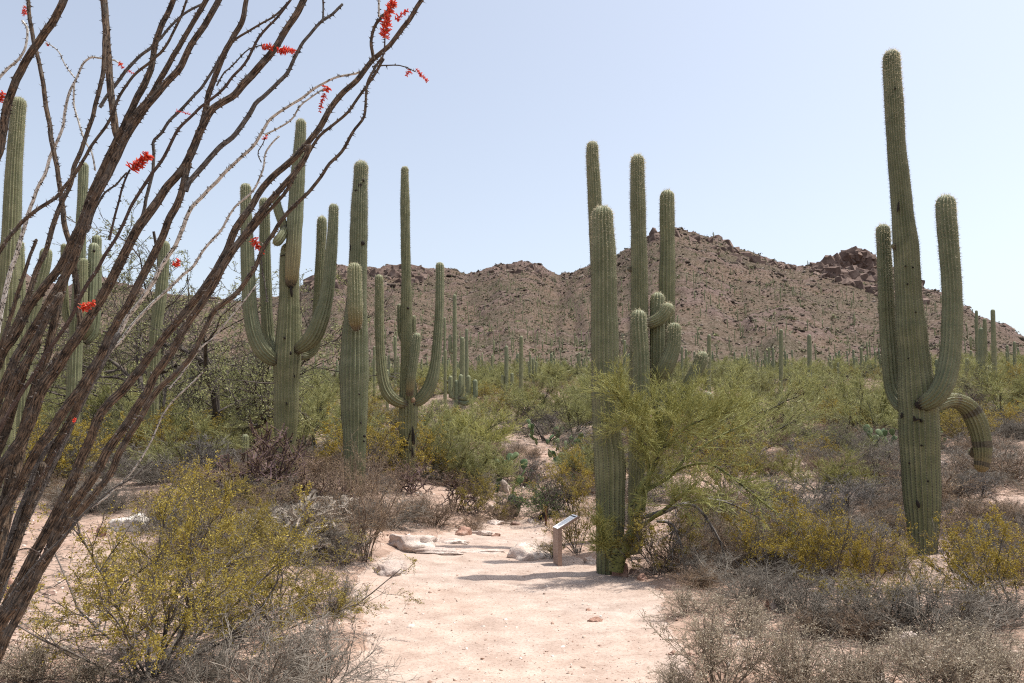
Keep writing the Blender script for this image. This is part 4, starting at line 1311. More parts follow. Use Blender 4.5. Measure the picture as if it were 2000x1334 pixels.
# --- foreground, left of the trail
at(CRE_BIG, 290, 1318, 345, 'large yellow-green creosote bush in front of the ocotillo, bottom left corner', wide=1.05)
at(CRE_BIG, 545, 1225, 185, 'yellow-green creosote bush beside the grey bursage at the left trail edge', wide=1.5, rz=1.0)
at(CRE_BIG, 425, 1105, 175, 'yellow-green creosote bush directly behind the large bottom-left one', wide=.9, rz=2.2)
at(CRE, 235, 1175, 120, 'small airy creosote sprig on the sand right of the ocotillo base')
at(BUR, 505, 1360, 170, 'dense grey bursage bush at the bottom edge, left of the trail', wide=1.35)
at(BUR, 640, 1330, 120, 'small grey bursage bush touching the left trail edge at the bottom', wide=1.3)
at(BUR, 390, 1345, 95, 'low grey bursage bush under the large creosote bush', wide=1.4)
at(BUR, 640, 1195, 85, 'grey bursage tuft beneath the creosote at the trail edge', wide=1.3)
at(DEAD, 270, 1330, 120, 'tangle of dark dead twigs at the base of the large bottom-left creosote', wide=1.5)
at(DEAD, 420, 1290, 100, 'dark dead twigs between the large creosote and the grey bursage', wide=1.5)
at(BRI, 70, 1330, 95, 'low dry brittlebush in the very bottom left corner', wide=1.3)
at(BRI, 190, 1345, 90, 'low dry brittlebush under the large creosote, bottom left', wide=1.3)
at(CHO_P, 595, 1088, 175, 'pale dry cholla with zigzag joints left of the trail', wide=1.35)
at(CHO_P, 510, 1075, 120, 'smaller pale cholla at the left side of the bigger one', wide=1.3, rz=2)
at(TALL_T, 715, 1095, 200, 'tall tan dry shrub with seed heads beside the two flat trail rocks', wide=1.0)
at(BUR, 665, 1100, 80, 'grey bursage tuft between the pale cholla and the tall tan shrub', wide=1.3)
at(TALL_T, 640, 1010, 130, 'tan dry shrub standing behind the pale cholla', wide=1.2, rz=1)
at(TALL_T, 735, 985, 105, 'tan dry shrub at the foot of the bottle-shaped saguaro', wide=1.3, rz=3)
at(BUR_T, 545, 1010, 80, 'tan shrub at the foot of the candelabra saguaro', wide=1.4)
at(BUR_T, 848, 1028, 68, 'rounded tan shrub on the bank above the trail boulders', wide=1.25)
at(BUR_T, 800, 1018, 60, 'rounded tan shrub left of the one above the trail boulders', wide=1.25)
at(BUR, 760, 1030, 75, 'grey twiggy shrub behind the big trail boulder', wide=1.4)
at(BUR_T, 925, 1035, 38, 'small tan shrub beside the red angular rock on the trail edge', wide=1.4)
at(BUR_T, 975, 1018, 45, 'low tan shrub at the far left corner of the trail end', wide=1.6)
at(CRE, 930, 1012, 82, 'yellow-green creosote bush near the far end of the trail', wide=1.1)
at(CHO, 885, 998, 110, 'small purple-grey cholla above the trail, left of the creosote', wide=1.2)
at(CHO, 520, 970, 200, 'dark purple cholla in front of the candelabra saguaro', wide=1.1, rz=.5)
at(CHO, 470, 985, 170, 'dark purple cholla, the lower left one of the pair', wide=1.2)
at(CHO, 575, 1005, 120, 'low purple cholla below the candelabra saguaro', wide=1.3)
at(CHO, 650, 990, 85, 'low purple-brown cholla left of the bottle-shaped saguaro foot', wide=1.5)
at(CHO, 800, 965, 90, 'purple cholla under the slender U-armed saguaro', wide=1.3)
at(CRE_O, 330, 915, 120, 'ochre creosote bush left of the purple chollas', wide=1.15)
at(CRE_O, 215, 920, 110, 'ochre creosote bush showing through the ocotillo stems', wide=1.2)
at(CRE_O, 90, 900, 110, 'ochre creosote bush behind the far-left ocotillo stems', wide=1.2)
at(BUR, 300, 945, 45, 'grey bursage mat under the ochre creosote', wide=2.0)
at(BUR, 215, 1000, 50, 'grey tuft behind the white boulder', wide=1.5)
at(BUR_T, 290, 990, 45, 'tan tuft right of the white boulder', wide=1.6)
at(BUR_T, 120, 960, 50, 'tan tuft beyond the sand patch behind the ocotillo', wide=1.7)
at(CRE, 450, 1005, 75, 'thin creosote bush between the chollas and the big foreground creosote', wide=1.4)
at(CRE, 355, 1000, 65, 'thin low creosote bush right of the white boulder', wide=1.5)
# --- left thicket
at(MES[0], 395, 850, 540, 'mesquite tree with dark bent branches behind the ocotillo', wide=1.15, Y=26)
at(MES[1], 310, 850, 640, 'tall mesquite tree whose thin crown shows against the sky', wide=.95, Y=30)
at(MES[1], 490, 860, 320, 'mesquite tree behind the left side of the candelabra saguaro', wide=1.1, Y=28)
at(PVF, 620, 850, 180, 'yellow-green tree between the candelabra and the bottle-shaped saguaro', wide=1.1, Y=26)
at(PVF, 170, 830, 150, 'green shrubby tree low behind the ocotillo stems', wide=1.3, Y=30)
at(PVF, 60, 830, 130, 'green shrubby tree at the far left behind the tall saguaro', wide=1.3, Y=32)
at(PVF, 380, 900, 140, 'green palo verde under the mesquite tree', wide=1.3, Y=19)
at(DEAD, 430, 880, 120, 'dark dead shrub with bent branches left of the candelabra saguaro', wide=1.6, Y=18.5)
at(DEAD, 340, 890, 90, 'dark dead shrub below the mesquite tree', wide=1.8, Y=19)
# --- middle
at(PVB, 905, 885, 125, 'fresh green palo verde in the middle, below the small saguaro cluster', wide=1.25)
at(PVF, 870, 950, 125, 'green feathery bush right of the slender U-armed saguaro', wide=1.0)
at(DARKS, 1068, 862, 115, 'dark-branched shrub at the top of the rocky bank above the trail', wide=1.2)
at(PVF, 1120, 850, 110, 'pale green tree behind the dark-branched shrub', wide=1.2)
at(DARKS, 950, 945, 90, 'sparse grey-green shrub on the slope left of the prickly pears', wide=1.1)
at(DARKS, 755, 880, 95, 'sparse shrub between the bottle-shaped and the slender saguaro', wide=1.0)
at(GRN, 1055, 1012, 112, 'bright green shrub at the end of the trail', wide=1.35)
at(GRN, 1010, 1010, 60, 'low green shrub at the left foot of the bright green one', wide=1.3)
at(CRE_O, 1120, 1000, 95, 'orange-tinged bush right of the bright green shrub', wide=1.0)
at(CRE_O, 1130, 955, 80, 'orange-tinged bush farther up left of the stout saguaro', wide=1.0)
at(CRE, 1128, 1078, 120, 'creosote bush right behind the trail sign', wide=.7, Y=11.8)
at(CRE, 1084, 1058, 50, 'low creosote sprig left of the trail sign post', wide=1.0, Y=11.6)
at(DARKS, 1135, 905, 95, 'grey-green shrub touching the left side of the stout saguaro', wide=1.0)
at(BUR_T, 1030, 940, 50, 'brown tuft on the rocky bank between the prickly pears', wide=1.8)
at(BUR_T, 930, 905, 50, 'brown tuft on the slope below the fresh green palo verde', wide=2.0)
at(BUR_T, 985, 905, 45, 'brown tuft on the bare slope left of the upper prickly pear', wide=2.0)
at(BUR, 1160, 870, 50, 'grey tuft left of the stout saguaro halfway up the slope', wide=1.8)
# --- right of the trail
at(CRE, 1290, 1120, 130, 'creosote bush under the right side of the palo verde', wide=1.2)
at(TALL_T, 1335, 1115, 120, 'tan twiggy shrub under the drooping palo verde branches', wide=1.3)
at(TALL_T, 1425, 1105, 130, 'tan twiggy shrub right of the palo verde, behind the grey bushes', wide=1.3)
at(BUR, 1385, 1135, 70, 'grey tuft below the palo verde shade', wide=1.6)
at(CRE_O, 1500, 1130, 145, 'golden creosote bush at the left end of the golden row', wide=1.1)
at(CRE_O, 1630, 1145, 175, 'tallest golden creosote bush between the palo verde and the tall saguaro', wide=1.0)
at(CRE_O, 1705, 1150, 130, 'golden creosote bush touching the left foot of the tall right saguaro', wide=.85)
at(CRE, 1795, 1185, 105, 'golden-green creosote bush in front of the tall right saguaro foot', wide=1.1)
at(CRE_O, 1895, 1170, 165, 'golden creosote bush right of the tall right saguaro', wide=1.0)
at(CRE_O, 1975, 1210, 180, 'golden creosote bush cut by the right picture edge', wide=1.1)
at(CRE, 1690, 1210, 95, 'low creosote sprigs between the grey bushes and the golden row', wide=1.3)
at(BUR, 1560, 1195, 95, 'dark grey dry bush in the middle of the grey row', wide=1.7)
at(BUR, 1455, 1170, 75, 'grey dry bush at the left end of the grey row', wide=1.8)
at(BUR, 1655, 1235, 95, 'grey dry bush third from the left in the grey row', wide=1.6)
at(BUR, 1745, 1235, 110, 'grey dry bush with brown leaves near the tall saguaro', wide=1.5)
at(BUR, 1835, 1245, 130, 'big grey dry bush in front of the tall right saguaro', wide=1.5)
at(BUR, 1930, 1225, 85, 'grey dry bush at the right end of the grey row', wide=1.7)
at(BUR_T, 1690, 1255, 80, 'brown dry shrub in front of the grey row', wide=1.4)
at(BUR_T, 1590, 1240, 55, 'small brown dry shrub beside the two little rocks', wide=1.5)
at(BUR_T, 1370, 1150, 50, 'small brown shrub at the right trail edge near the palo verde', wide=1.8)
at(BUR_T, 1300, 1115, 45, 'small brown shrub right of the palo verde foot', wide=1.8)
at(BRI, 1405, 1345, 178, 'large pale brittlebush at the bottom, right of the trail', wide=.95)
at(BRI, 1560, 1350, 145, 'pale brittlebush second from the trail at the bottom edge', wide=1.0)
at(BRI, 1345, 1200, 60, 'small pale brittlebush at the right trail edge', wide=1.5)
at(BRI, 1450, 1235, 80, 'pale brittlebush behind the large one, near the little rocks', wide=1.5)
at(BRI, 1900, 1300, 90, 'pale brittlebush behind the bottom right corner bushes', wide=1.5)
at(BRI, 1770, 1300, 70, 'pale brittlebush around the white rock at right', wide=1.5)
at(BRI, 1700, 1365, 120, 'pale brittlebush at the bottom edge below the brown dry shrub', wide=1.5)
at(BRI, 1835, 1360, 135, 'pale brittlebush at the bottom edge below the big grey bush', wide=1.4)
at(BRI, 1965, 1345, 100, 'pale brittlebush in the bottom right corner', wide=1.5)
at(BRI, 1325, 1350, 60, 'low pale brittlebush touching the right trail edge at the bottom', wide=1.4)
# --- right middle ground
at(PVF, 1445, 860, 175, 'palo verde tree behind the many-armed saguaro', wide=1.25)
at(PVF, 1580, 815, 115, 'palo verde tree left of centre in the green belt, between the saguaro groups', wide=1.35)
at(PVF, 1690, 850, 130, 'palo verde tree with dark trunk just left of the tall right saguaro', wide=1.25)
at(PVF, 1945, 830, 100, 'palo verde tree behind the drooping arm at the right', wide=1.3)
at(PVF, 1530, 840, 100, 'palo verde in front of the green belt, right of the many-armed saguaro', wide=1.4)
at(PVB, 1600, 965, 125, 'light green palo verde bush behind the golden creosotes', wide=1.1)
at(PVB, 1500, 930, 80, 'light green bush at the end of the bare soil strip', wide=1.2)
at(PVB, 1660, 905, 70, 'small light green bush beside the pale soil bank', wide=1.2)
at(DEAD, 1655, 1010, 120, 'dark arching dead shrub between the golden creosotes', wide=1.3)
at(DEAD, 1900, 985, 95, 'dark dense shrub below the drooping arm tip', wide=1.3)
at(DEAD, 1560, 900, 60, 'dark grey shrub on the bare soil strip', wide=1.4)
at(DEAD, 1770, 960, 70, 'dark twigs left of the tall right saguaro', wide=1.4)
at(BUR, 1620, 880, 40, 'grey mat under the palo verde trees at right', wide=2.4)
at(BUR, 1740, 920, 60, 'grey mat left of the tall right saguaro', wide=2.2)
at(BUR, 1700, 985, 60, 'brown-grey mat behind the golden row', wide=2.2)
at(BUR, 1930, 930, 60, 'grey mat behind the drooping arm', wide=2.4)
at(BUR, 1480, 985, 60, 'grey mat right of the palo verde, halfway up', wide=2.2)
at(GRN, 1930, 1040, 40, 'small green shrub at the bank on the far right', wide=1.6)
at(DEAD, 1970, 1060, 70, 'twiggy grey shrub at the far right bank', wide=1.5)

def pp(u, v, hpx, n, label, seed, pad=.26, Y=None):
    p = hit(u, v) if Y is None else ground_pt(u, Y, v)
    prickly_pear(p, hpx * p[1] / FPX, n, seed, label, pad=pad)
pp(990, 962, 62, 26, 'prickly pear on the bank left above the bright green shrub', 1)
pp(1078, 893, 60, 26, 'prickly pear clump high on the bank below the dark-branched shrub', 2)
pp(1062, 868, 80, 26, 'dark prickly pear mixed into the dark-branched shrub', 3)
pp(1120, 925, 60, 20, 'prickly pear half hidden left of the stout saguaro', 4)
pp(1000, 1005, 30, 12, 'low prickly pear at the end of the trail', 5)
pp(1725, 895, 55, 26, 'dark prickly pear left of the tall right saguaro', 6)
pp(1840, 880, 45, 14, 'prickly pear just right of the tall right saguaro', 7)
pp(1120, 815, 40, 16, 'small prickly pear on the slope top left of the stout saguaro', 8)

# ------------------------------------------------------------------ the palo verde growing through the saguaro cluster
def trunk_mat():
    m, nt, b = new_mat('green_palo_verde_bark')
    co = objco(nt)
    c = ramp(nt, noise(nt, 7, co, 3), [(0.3, (.11, .118, .034)), (0.7, (.24, .235, .075))])
    sc = nt.nodes.new('ShaderNodeVectorMath'); sc.operation = 'MULTIPLY'; sc.inputs[1].default_value = (10, 10, 30)
    nt.links.new(co, sc.inputs[0])
    f = ramp(nt, noise(nt, 1.3, sc.outputs[0], 3, .7), [(0.54, 0.0), (0.60, 1.0)])
    c = mixc(nt, f, c, (.03, .028, .02))
    nt.links.new(c, b.inputs['Base Color']); b.inputs['Roughness'].default_value = 0.65
    return m
M_PVT = trunk_mat()
def build_big_paloverde():
    Y = 9.95
    base = P(1203, 1108, Y); base[2] = float(H(base[0], base[1]))
    root = empty('palo_verde_tree', base, 'palo verde with crooked green trunk and fine yellow-green twigs among the centre saguaros', 'palo verde tree')
    tw = Wood(70)
    def L(pts):
        a = np.array([P(q[0], q[1], Y + (q[3] if len(q) > 3 else 0)) for q in pts]) - base
        r = np.array([pxr(q[2], q[1], Y) for q in pts]) * .8
        return tw.limb(a, r)
    limbs = [
     L([(1203, 1116, 18), (1207, 1092, 19), (1219, 1068, 16), (1230, 1048, 13), (1238, 1030, 10), (1243, 1010, 8), (1247, 985, 7.5), (1247, 965, 7.5), (1256, 945, 7.5), (1272, 922, 6), (1285, 890, 5, .1), (1290, 850, 4, .2), (1282, 800, 3, .2)]),
     L([(1231, 1050, 7), (1235, 1020, 5), (1231, 995, 5), (1236, 980, 4.5), (1246, 972, 4)]),
     L([(1256, 1000, 5, .15), (1260, 965, 6, .15), (1268, 930, 5.5, .15), (1262, 890, 4, .1), (1245, 840, 3.2, -.1), (1232, 815, 2.6, -.25)]),
     L([(1245, 1035, 6, 0), (1262, 1022, 4.5, -.1), (1280, 1008, 4.5, -.2), (1305, 990, 4, -.3), (1330, 968, 4, -.5), (1360, 945, 3, -.6)]),
     L([(1258, 960, 5, .1), (1285, 945, 5, .2), (1310, 930, 4, .3), (1335, 900, 3.6, .4), (1370, 850, 3, .5), (1405, 825, 2.6, .6), (1440, 800, 2, .7)]),
     L([(1290, 942, 4, .2), (1330, 915, 3.4, .1), (1380, 905, 3, -.2), (1420, 925, 2.6, -.4), (1470, 965, 2.4, -.6), (1520, 1005, 2, -.7)]),
     L([(1250, 1030, 5.5, .2), (1275, 1012, 4.5, .4), (1310, 995, 4, .5), (1345, 980, 3.6, .6), (1400, 985, 3, .7), (1440, 1010, 2.5, .8)]),
     L([(1272, 922, 4, 0), (1300, 870, 3.6, -.2), (1340, 835, 3, -.3), (1385, 815, 2.6, -.3), (1425, 805, 2, -.3)]),
     L([(1285, 880, 3.6, .1), (1255, 830, 3, .0), (1225, 800, 2.6, -.2), (1200, 765, 2, -.3)]),
     L([(1285, 880, 3.6, .1), (1310, 830, 3, .3), (1318, 810, 2.6, .3), (1335, 795, 2, .4)]),
     L([(1330, 905, 3.2, .4), (1390, 860, 3, .6), (1450, 830, 2.4, .8), (1490, 800, 2, .9)]),
     L([(1200, 1100, 4, -.12), (1184, 1078, 3, -.2), (1172, 1045, 2, -.28), (1168, 1020, 1.5, -.3)]),
    ]
    tmesh = tw.mesh('palo_verde_trunk', M_PVT, 8)
    link('trunk', tmesh, root)
    # dead brown limb across the foot
    dw = Wood(71)
    tw2, tw = tw, dw
    a = L([(1248, 1012, 5, .1), (1275, 1005, 5.5, 0), (1305, 995, 5, -.1), (1330, 985, 4, -.2), (1360, 990, 3.5, -.3), (1385, 1020, 3, -.4), (1405, 1055, 2.4, -.4), (1415, 1085, 2, -.4)])
    b2 = L([(1283, 1018, 3.5, -.1), (1310, 1022, 3.2, -.2), (1322, 1040, 2.6, -.2), (1330, 1070, 2, -.2)])
    b3 = L([(1330, 985, 3, -.2), (1380, 975, 2.5, -.2), (1430, 985, 2.2, -.2), (1480, 1010, 2, -.2)])
    rngd = dw.rng
    for c in (a, b2, b3):
        Pn = c[None, :, :3]; Rn = c[None, :, 3]
        O, D, R = dw.kids(Pn, Rn, 16, .2, 1, .8, .6, -.4)
        P2, R2 = dw.grow(O, D, .3 * rngd.uniform(.4, 1.2, len(O)), np.minimum(R, .006), 4, .25, -.06, .5)
        O, D, R = dw.kids(P2, R2, 4, .2, 1, .8, .6, -.1)
        dw.grow(O, D, .1, .002, 2, .3, -.03, .5)
    o = link('dead_branches', dw.mesh('palo_verde_dead_branches', M_DRY_W, 4, .0015), root); o['label'] = 'brown dead branches hanging from the right side of the trunk'
    # green twigs: boughs from the limbs, each carrying sprays of needle twigs
    fw = Wood(72); rng = fw.rng
    allP2 = []
    wts = [34, 3, 24, 20, 20, 17, 18, 30, 30, 28, 16, 26]
    for c, m in zip(limbs, wts):
        Pn = c[None, :, :3]; Rn = c[None, :, 3]
        t0 = .72 if c is limbs[0] else (.55 if c is limbs[3] or c is limbs[2] else .3)
        O, D, R = fw.kids(Pn, Rn, m, t0, 1, .75, .5, .1)
        sz = .34 if c is limbs[11] else 1.0
        P2, R2 = fw.grow(O, D, (.40 * sz + .05) * rng.uniform(.4, 1.25, len(O)), np.minimum(R, .006), 5, .13, .02, .4)
        allP2.append((P2, R2, sz))
    nd = []
    for P2, R2, sz in allP2:
        O, D, R = fw.kids(P2, R2, 9, .15, 1, .5, .5, .15)
        P3, R3 = fw.grow(O, D, (.2 * sz + .03) * rng.uniform(.4, 1.3, len(O)), np.minimum(R, .0028), 4, .12, .02, .5)
        O, D, R = fw.kids(P3, R3, 8, .05, 1, .6, .6, .12)
        nd.append((O, D))
    link('branches', fw.mesh('palo_verde_branches', M_PV_W, 3, .0016), root)
    O = np.vstack([q[0] for q in nd]); D = np.vstack([q[1] for q in nd])
    d = D / np.linalg.norm(D, axis=1)[:, None]
    Ln = .085 * rng.uniform(.35, 1.4, (len(O), 1))
    w = np.cross(d, rng.normal(size=d.shape)); w /= np.linalg.norm(w, axis=1)[:, None]; w *= .0023
    bend = rng.normal(0, .12, d.shape)
    mid = O + (d + bend) * Ln * .5; end = O + (d + bend * -.5) * Ln
    V = np.concatenate([np.stack([O - w, O + w, mid + w, mid - w], 1), np.stack([mid - w, mid + w, end + w * .4, end - w * .4], 1)])
    rn = rng.uniform(0, 1, len(O))
    link('twig_sprays', leaf_mesh('palo_verde_sprays', (V, np.concatenate([rn, rn])), M_PV_L), root, kind='stuff')
build_big_paloverde()

# ------------------------------------------------------------------ saguaros of the middle distance
def small_saguaro(u, vt, vb, hw, Y, arms, label, group=None, lean=0):
    tr = [(u, vb, hw), (u + lean * .4, vb * .6 + vt * .4, hw), (u + lean * .8, vb * .2 + vt * .8, hw * .95), (u + lean, vt, hw * .85)]
    al = []
    for a in arms:
        du, v0, v1, w = a
        s = 1 if du > 0 else -1
        al.append(([(u + s * hw * .3, v0, w * .8, 0), (u + du * .6, v0 + w * .6, w, 0), (u + du, v0 - w * 1.5, w, 0), (u + du, (v0 + v1) / 2 - w, w, 0), (u + du, v1, w * .9, 0)], dict(ribs=10)))
    return saguaro(u, Y, tr, al, label, group, ribs=12, ds=.22, spines=False, cork=.3, depth=.16, arm_ribs=10)
small_saguaro(888, 575, 765, 4.2, 58, [(-9, 690, 655, 3.6)], 'tall thin saguaro above the fresh green palo verde, highest of its group')
small_saguaro(903, 658, 765, 5, 56, [], 'thicker saguaro immediately right of the tall thin one in the middle')
small_saguaro(911.5, 642, 765, 3.4, 62, [], 'thin saguaro peeking out right of the thicker one in the middle group')
small_saguaro(868.5, 620, 765, 2.6, 66, [], 'thin saguaro touching the right U arm of the slender saguaro')
small_saguaro(870, 683, 770, 3, 52, [(10, 745, 735, 2.6)], 'short saguaro with a side arm left of the middle group')
small_saguaro(892, 742, 790, 5, 40, [(-12, 778, 734, 4.6), (8, 776, 731, 5), (23, 778, 733, 5), (36, 785, 741, 5)], 'low saguaro clump with five short arms poking out of the green palo verde')
small_saguaro(989, 675, 790, 4.2, 52, [(-7.5, 762, 732, 3.4), (11, 760, 728, 3.4)], 'distant saguaro with two short arms, left of the armless one')
small_saguaro(1018, 656, 786, 4.3, 50, [], 'distant armless saguaro standing alone above the rocky bank')
small_saguaro(961, 693, 760, 2.5, 85, [(-4, 735, 716, 1.8)], 'small distant saguaro left of the two-armed one')
small_saguaro(772, 657, 760, 3, 75, [(-13, 735, 694, 2.4), (6, 735, 695, 2)], 'distant saguaro seen between the left U arm and trunk of the slender saguaro')
small_saguaro(757, 722, 770, 3.2, 55, [], 'short distant saguaro inside the left U arm of the slender saguaro')
small_saguaro(751, 674, 770, 1.7, 90, [], 'very thin distant saguaro inside the left U arm of the slender saguaro')
small_saguaro(731, 676, 785, 2.6, 55, [], 'distant saguaro just left of the slender saguaro')
small_saguaro(1041, 700, 755, 2.4, 85, [(-7, 738, 716, 2), (6, 738, 706, 2)], 'distant three-stemmed saguaro right of the lone armless one')
small_saguaro(586, 607, 760, 3.2, 50, [], 'distant saguaro showing right of the candelabra trunk')
small_saguaro(1385, 653, 770, 4, 48, [], 'armless saguaro right of the many-armed cluster')
small_saguaro(1332, 677, 770, 2.5, 60, [], 'thin saguaro behind the arms of the many-armed cluster')
small_saguaro(1220, 664, 760, 3, 60, [], 'thin saguaro between the stout column and the many-armed cluster')
small_saguaro(1525.5, 643, 770, 4, 55, [], 'taller left one of two lone saguaros in the green belt')
small_saguaro(1582.5, 653, 775, 4.3, 52, [], 'right one of two lone saguaros in the green belt', lean=-2)
small_saguaro(1502, 678, 765, 2.3, 75, [], 'thin small saguaro left of the two lone ones')
small_saguaro(1637, 708, 760, 2.2, 80, [], 'thin small saguaro in the belt left of the tall right saguaro')
small_saguaro(1916, 640, 775, 5, 48, [(-27, 738, 700, 3.4), (-9, 740, 714, 2.6), (15, 735, 714, 4.5)], 'distant saguaro with low arms at the right edge group')
small_saguaro(1909, 606, 700, 3, 50, [(-13, 684, 657, 2.6)], 'slim distant saguaro, left top of the right edge group', lean=-2)
small_saguaro(1926, 622, 775, 4, 47, [], 'slim distant saguaro in the middle of the right edge group', lean=-3)
small_saguaro(1944, 604, 775, 4.6, 46, [(-10, 745, 730, 2.5)], 'tallest slim saguaro of the right edge group', lean=-5)
small_saguaro(1983, 667, 770, 3.2, 55, [(-9, 745, 722, 2.6)], 'small saguaro right of the right edge group', lean=-2)
small_saguaro(1998, 735, 780, 3.4, 50, [], 'short saguaro at the very right picture edge')
small_saguaro(1800, 607, 760, 2.8, 62, [], 'distant saguaro touching the right side of the tall saguaro trunk')
small_saguaro(1811, 680, 760, 3, 58, [(18, 735, 702, 2.6)], 'distant saguaro with an arm between the trunk and the right arm of the tall saguaro')

# ------------------------------------------------------------------ scrub of the middle distance
def zone(u):
    for lim, t in ((420, 'behind the ocotillo'), (560, 'left of the candelabra saguaro'), (690, 'right of the candelabra saguaro'), (860, 'around the slender U-armed saguaro'),
                   (1150, 'up the slope beyond the trail end'), (1290, 'behind the stout armless column'), (1450, 'behind the many-armed saguaro'), (1600, 'in the right middle'), (1770, 'left of the tall right saguaro')):
        if u < lim: return t
    return 'behind the tall right saguaro'
def dist_word(r):
    return 'close by' if r < 19 else ('near' if r < 27 else ('set back' if r < 40 else ('midway' if r < 56 else ('distant' if r < 85 else 'far off'))))

def proj(p):
    """pixel of a world point"""
    dx, dy, dz = p[0], p[1], p[2] - EYE
    f = dy * CP + dz * SP; up = -dy * SP + dz * CP
    return 1000 + FPX * dx / f, 667 - FPX * up / f

def fill(src, n, r0, r1, h0, h1, name, seed, wide=(1.0, 1.4), power=1.0, keep_clear=0.0, us=(-60, 2060)):
    rng = random.Random(seed)
    c = 0; tries = 0
    while c < n and tries < n * 12:
        tries += 1
        u = rng.uniform(*us)
        r = math.sqrt(r0 * r0 + (r1 * r1 - r0 * r0) * rng.random() ** power)
        a = math.atan(slopes(u, 850)[0])
        x, y = r * math.sin(a), r * math.cos(a)
        if float(path_w(x, y)) > 0 or (y < 19 and -2.4 < x < 2.0): continue
        if r < 34 and vn(x * .22, y * .22, seed) < keep_clear: continue
        # bare rocky bank and bare soil patches that the photograph shows
        if 1720 < u < 1890 and r < 12.6: continue
        if 945 < u < 1145 and 16.5 < r < 34 and rng.random() < .86: continue
        if 1480 < u < 1580 and 18 < r < 30 and rng.random() < .75: continue
        if u > 1800 and 14 < r < 30 and rng.random() < .55: continue
        z = float(H(x, y))
        h = rng.uniform(h0, h1)
        g = f'{name}, {dist_word(r)}, {zone(u)}'
        put(src, (x, y, z), h, g, g, rng.uniform(0, 6.28), rng.uniform(*wide))
        c += 1
fill(PVF, 26, 20, 40, 1.3, 2.4, 'green palo verde', 1, (1.1, 1.5))
fill(PVF, 62, 40, 72, 2.0, 3.4, 'green palo verde', 2, (1.1, 1.5))
fill(PVF, 110, 72, 150, 2.4, 3.8, 'green palo verde', 3, (1.1, 1.6))
fill(MES, 10, 22, 40, 1.6, 2.6, 'olive mesquite', 4, (1.1, 1.4))
fill(MES, 60, 40, 140, 2.0, 3.4, 'olive mesquite', 5, (1.1, 1.4))
fill(CRE + CRE_O, 50, 17, 40, .8, 1.5, 'yellowish creosote bush', 6, (1.1, 1.4))
fill(CRE, 90, 40, 100, 1.0, 1.8, 'yellowish creosote bush', 7, (1.1, 1.5))
fill(BUR, 170, 14, 34, .35, .7, 'grey bursage bush', 8, (1.4, 2.2))
fill(BUR, 110, 34, 75, .5, .9, 'grey bursage bush', 9, (1.5, 2.4))
fill(BUR_T, 160, 14, 34, .35, .75, 'tan dry shrub', 10, (1.3, 2.0))
fill(BUR_T, 140, 34, 90, .5, .9, 'tan dry shrub', 11, (1.4, 2.2))
fill(DEAD, 40, 17, 50, .7, 1.3, 'dark twiggy dead shrub', 12, (1.2, 1.7))
fill(DARKS, 50, 18, 60, .8, 1.7, 'grey-green leafy shrub', 13, (1.1, 1.6))
fill(BUR, 40, 9.6, 14, .25, .5, 'low grey bursage bush', 14, (1.3, 1.7), us=(1350, 2060))
fill(BUR_T, 34, 9.4, 14, .25, .45, 'low tan dry shrub', 15, (1.3, 1.9), us=(1350, 2060))
fill(BUR_T, 26, 10, 15, .25, .5, 'low tan dry shrub', 16, (1.3, 1.9), us=(300, 780))
fill(BUR, 24, 9.5, 15, .25, .5, 'low grey bursage bush', 17, (1.3, 1.9), us=(300, 780))

def number_small_groups():
    order = 'first second third fourth fifth sixth seventh eighth ninth tenth eleventh twelfth thirteenth fourteenth fifteenth sixteenth'.split()
    groups = {}
    for o in bpy.data.objects:
        if o.parent is None and o.get('group') and o.get('group') == o.get('label') and not o['label'].startswith('small distant'):
            groups.setdefault(o['group'], []).append(o)
    for g, m in groups.items():
        if len(m) == 1: del m[0]['group']; continue
        if len(m) > 16: continue
        m.sort(key=lambda o: proj(o.location)[0])
        for i, o in enumerate(m): o['label'] = g + ', ' + order[i] + ' from the left'
number_small_groups()

# ------------------------------------------------------------------ far slopes: saguaros and scrub
def mini_column(pts, seed):
    b, _ = column(pts, 9, .9, seed=seed, spines=False, rows=2, depth=.2, squeeze=.04)
    return b
MINI = []
for i in range(6):
    parts = [mini_column([(0, 0, -.3, .19), (0, 0, 2, .22), (0, 0, 4, .21), (0, 0, 5.2, .17)], 300 + i)]
    if i % 3 == 1:
        parts += [mini_column([(.1, 0, 2.0, .12), (.55, 0, 2.1, .14), (.62, 0, 2.8, .14), (.62, 0, 3.8, .12)], 310 + i)]
    if i % 3 == 2:
        parts += [mini_column([(.1, 0, 2.2, .12), (.5, 0, 2.3, .14), (.56, 0, 3, .14), (.56, 0, 3.5, .12)], 320 + i),
                  mini_column([(-.1, 0, 1.8, .12), (-.5, 0, 1.9, .14), (-.56, 0, 2.6, .14), (-.56, 0, 4.1, .12)], 330 + i)]
    MINI.append(parts)

def arrays(me):
    V = np.empty(len(me.vertices) * 3, np.float32); me.vertices.foreach_get('co', V)
    lt = np.empty(len(me.polygons), np.int32); me.polygons.foreach_get('loop_total', lt)
    L = np.empty(len(me.loops), np.int32); me.loops.foreach_get('vertex_index', L)
    nq = int((lt == 4).sum())
    return V.reshape(-1, 3), L[:nq * 4].reshape(-1, 4), L[nq * 4:].reshape(-1, 3)

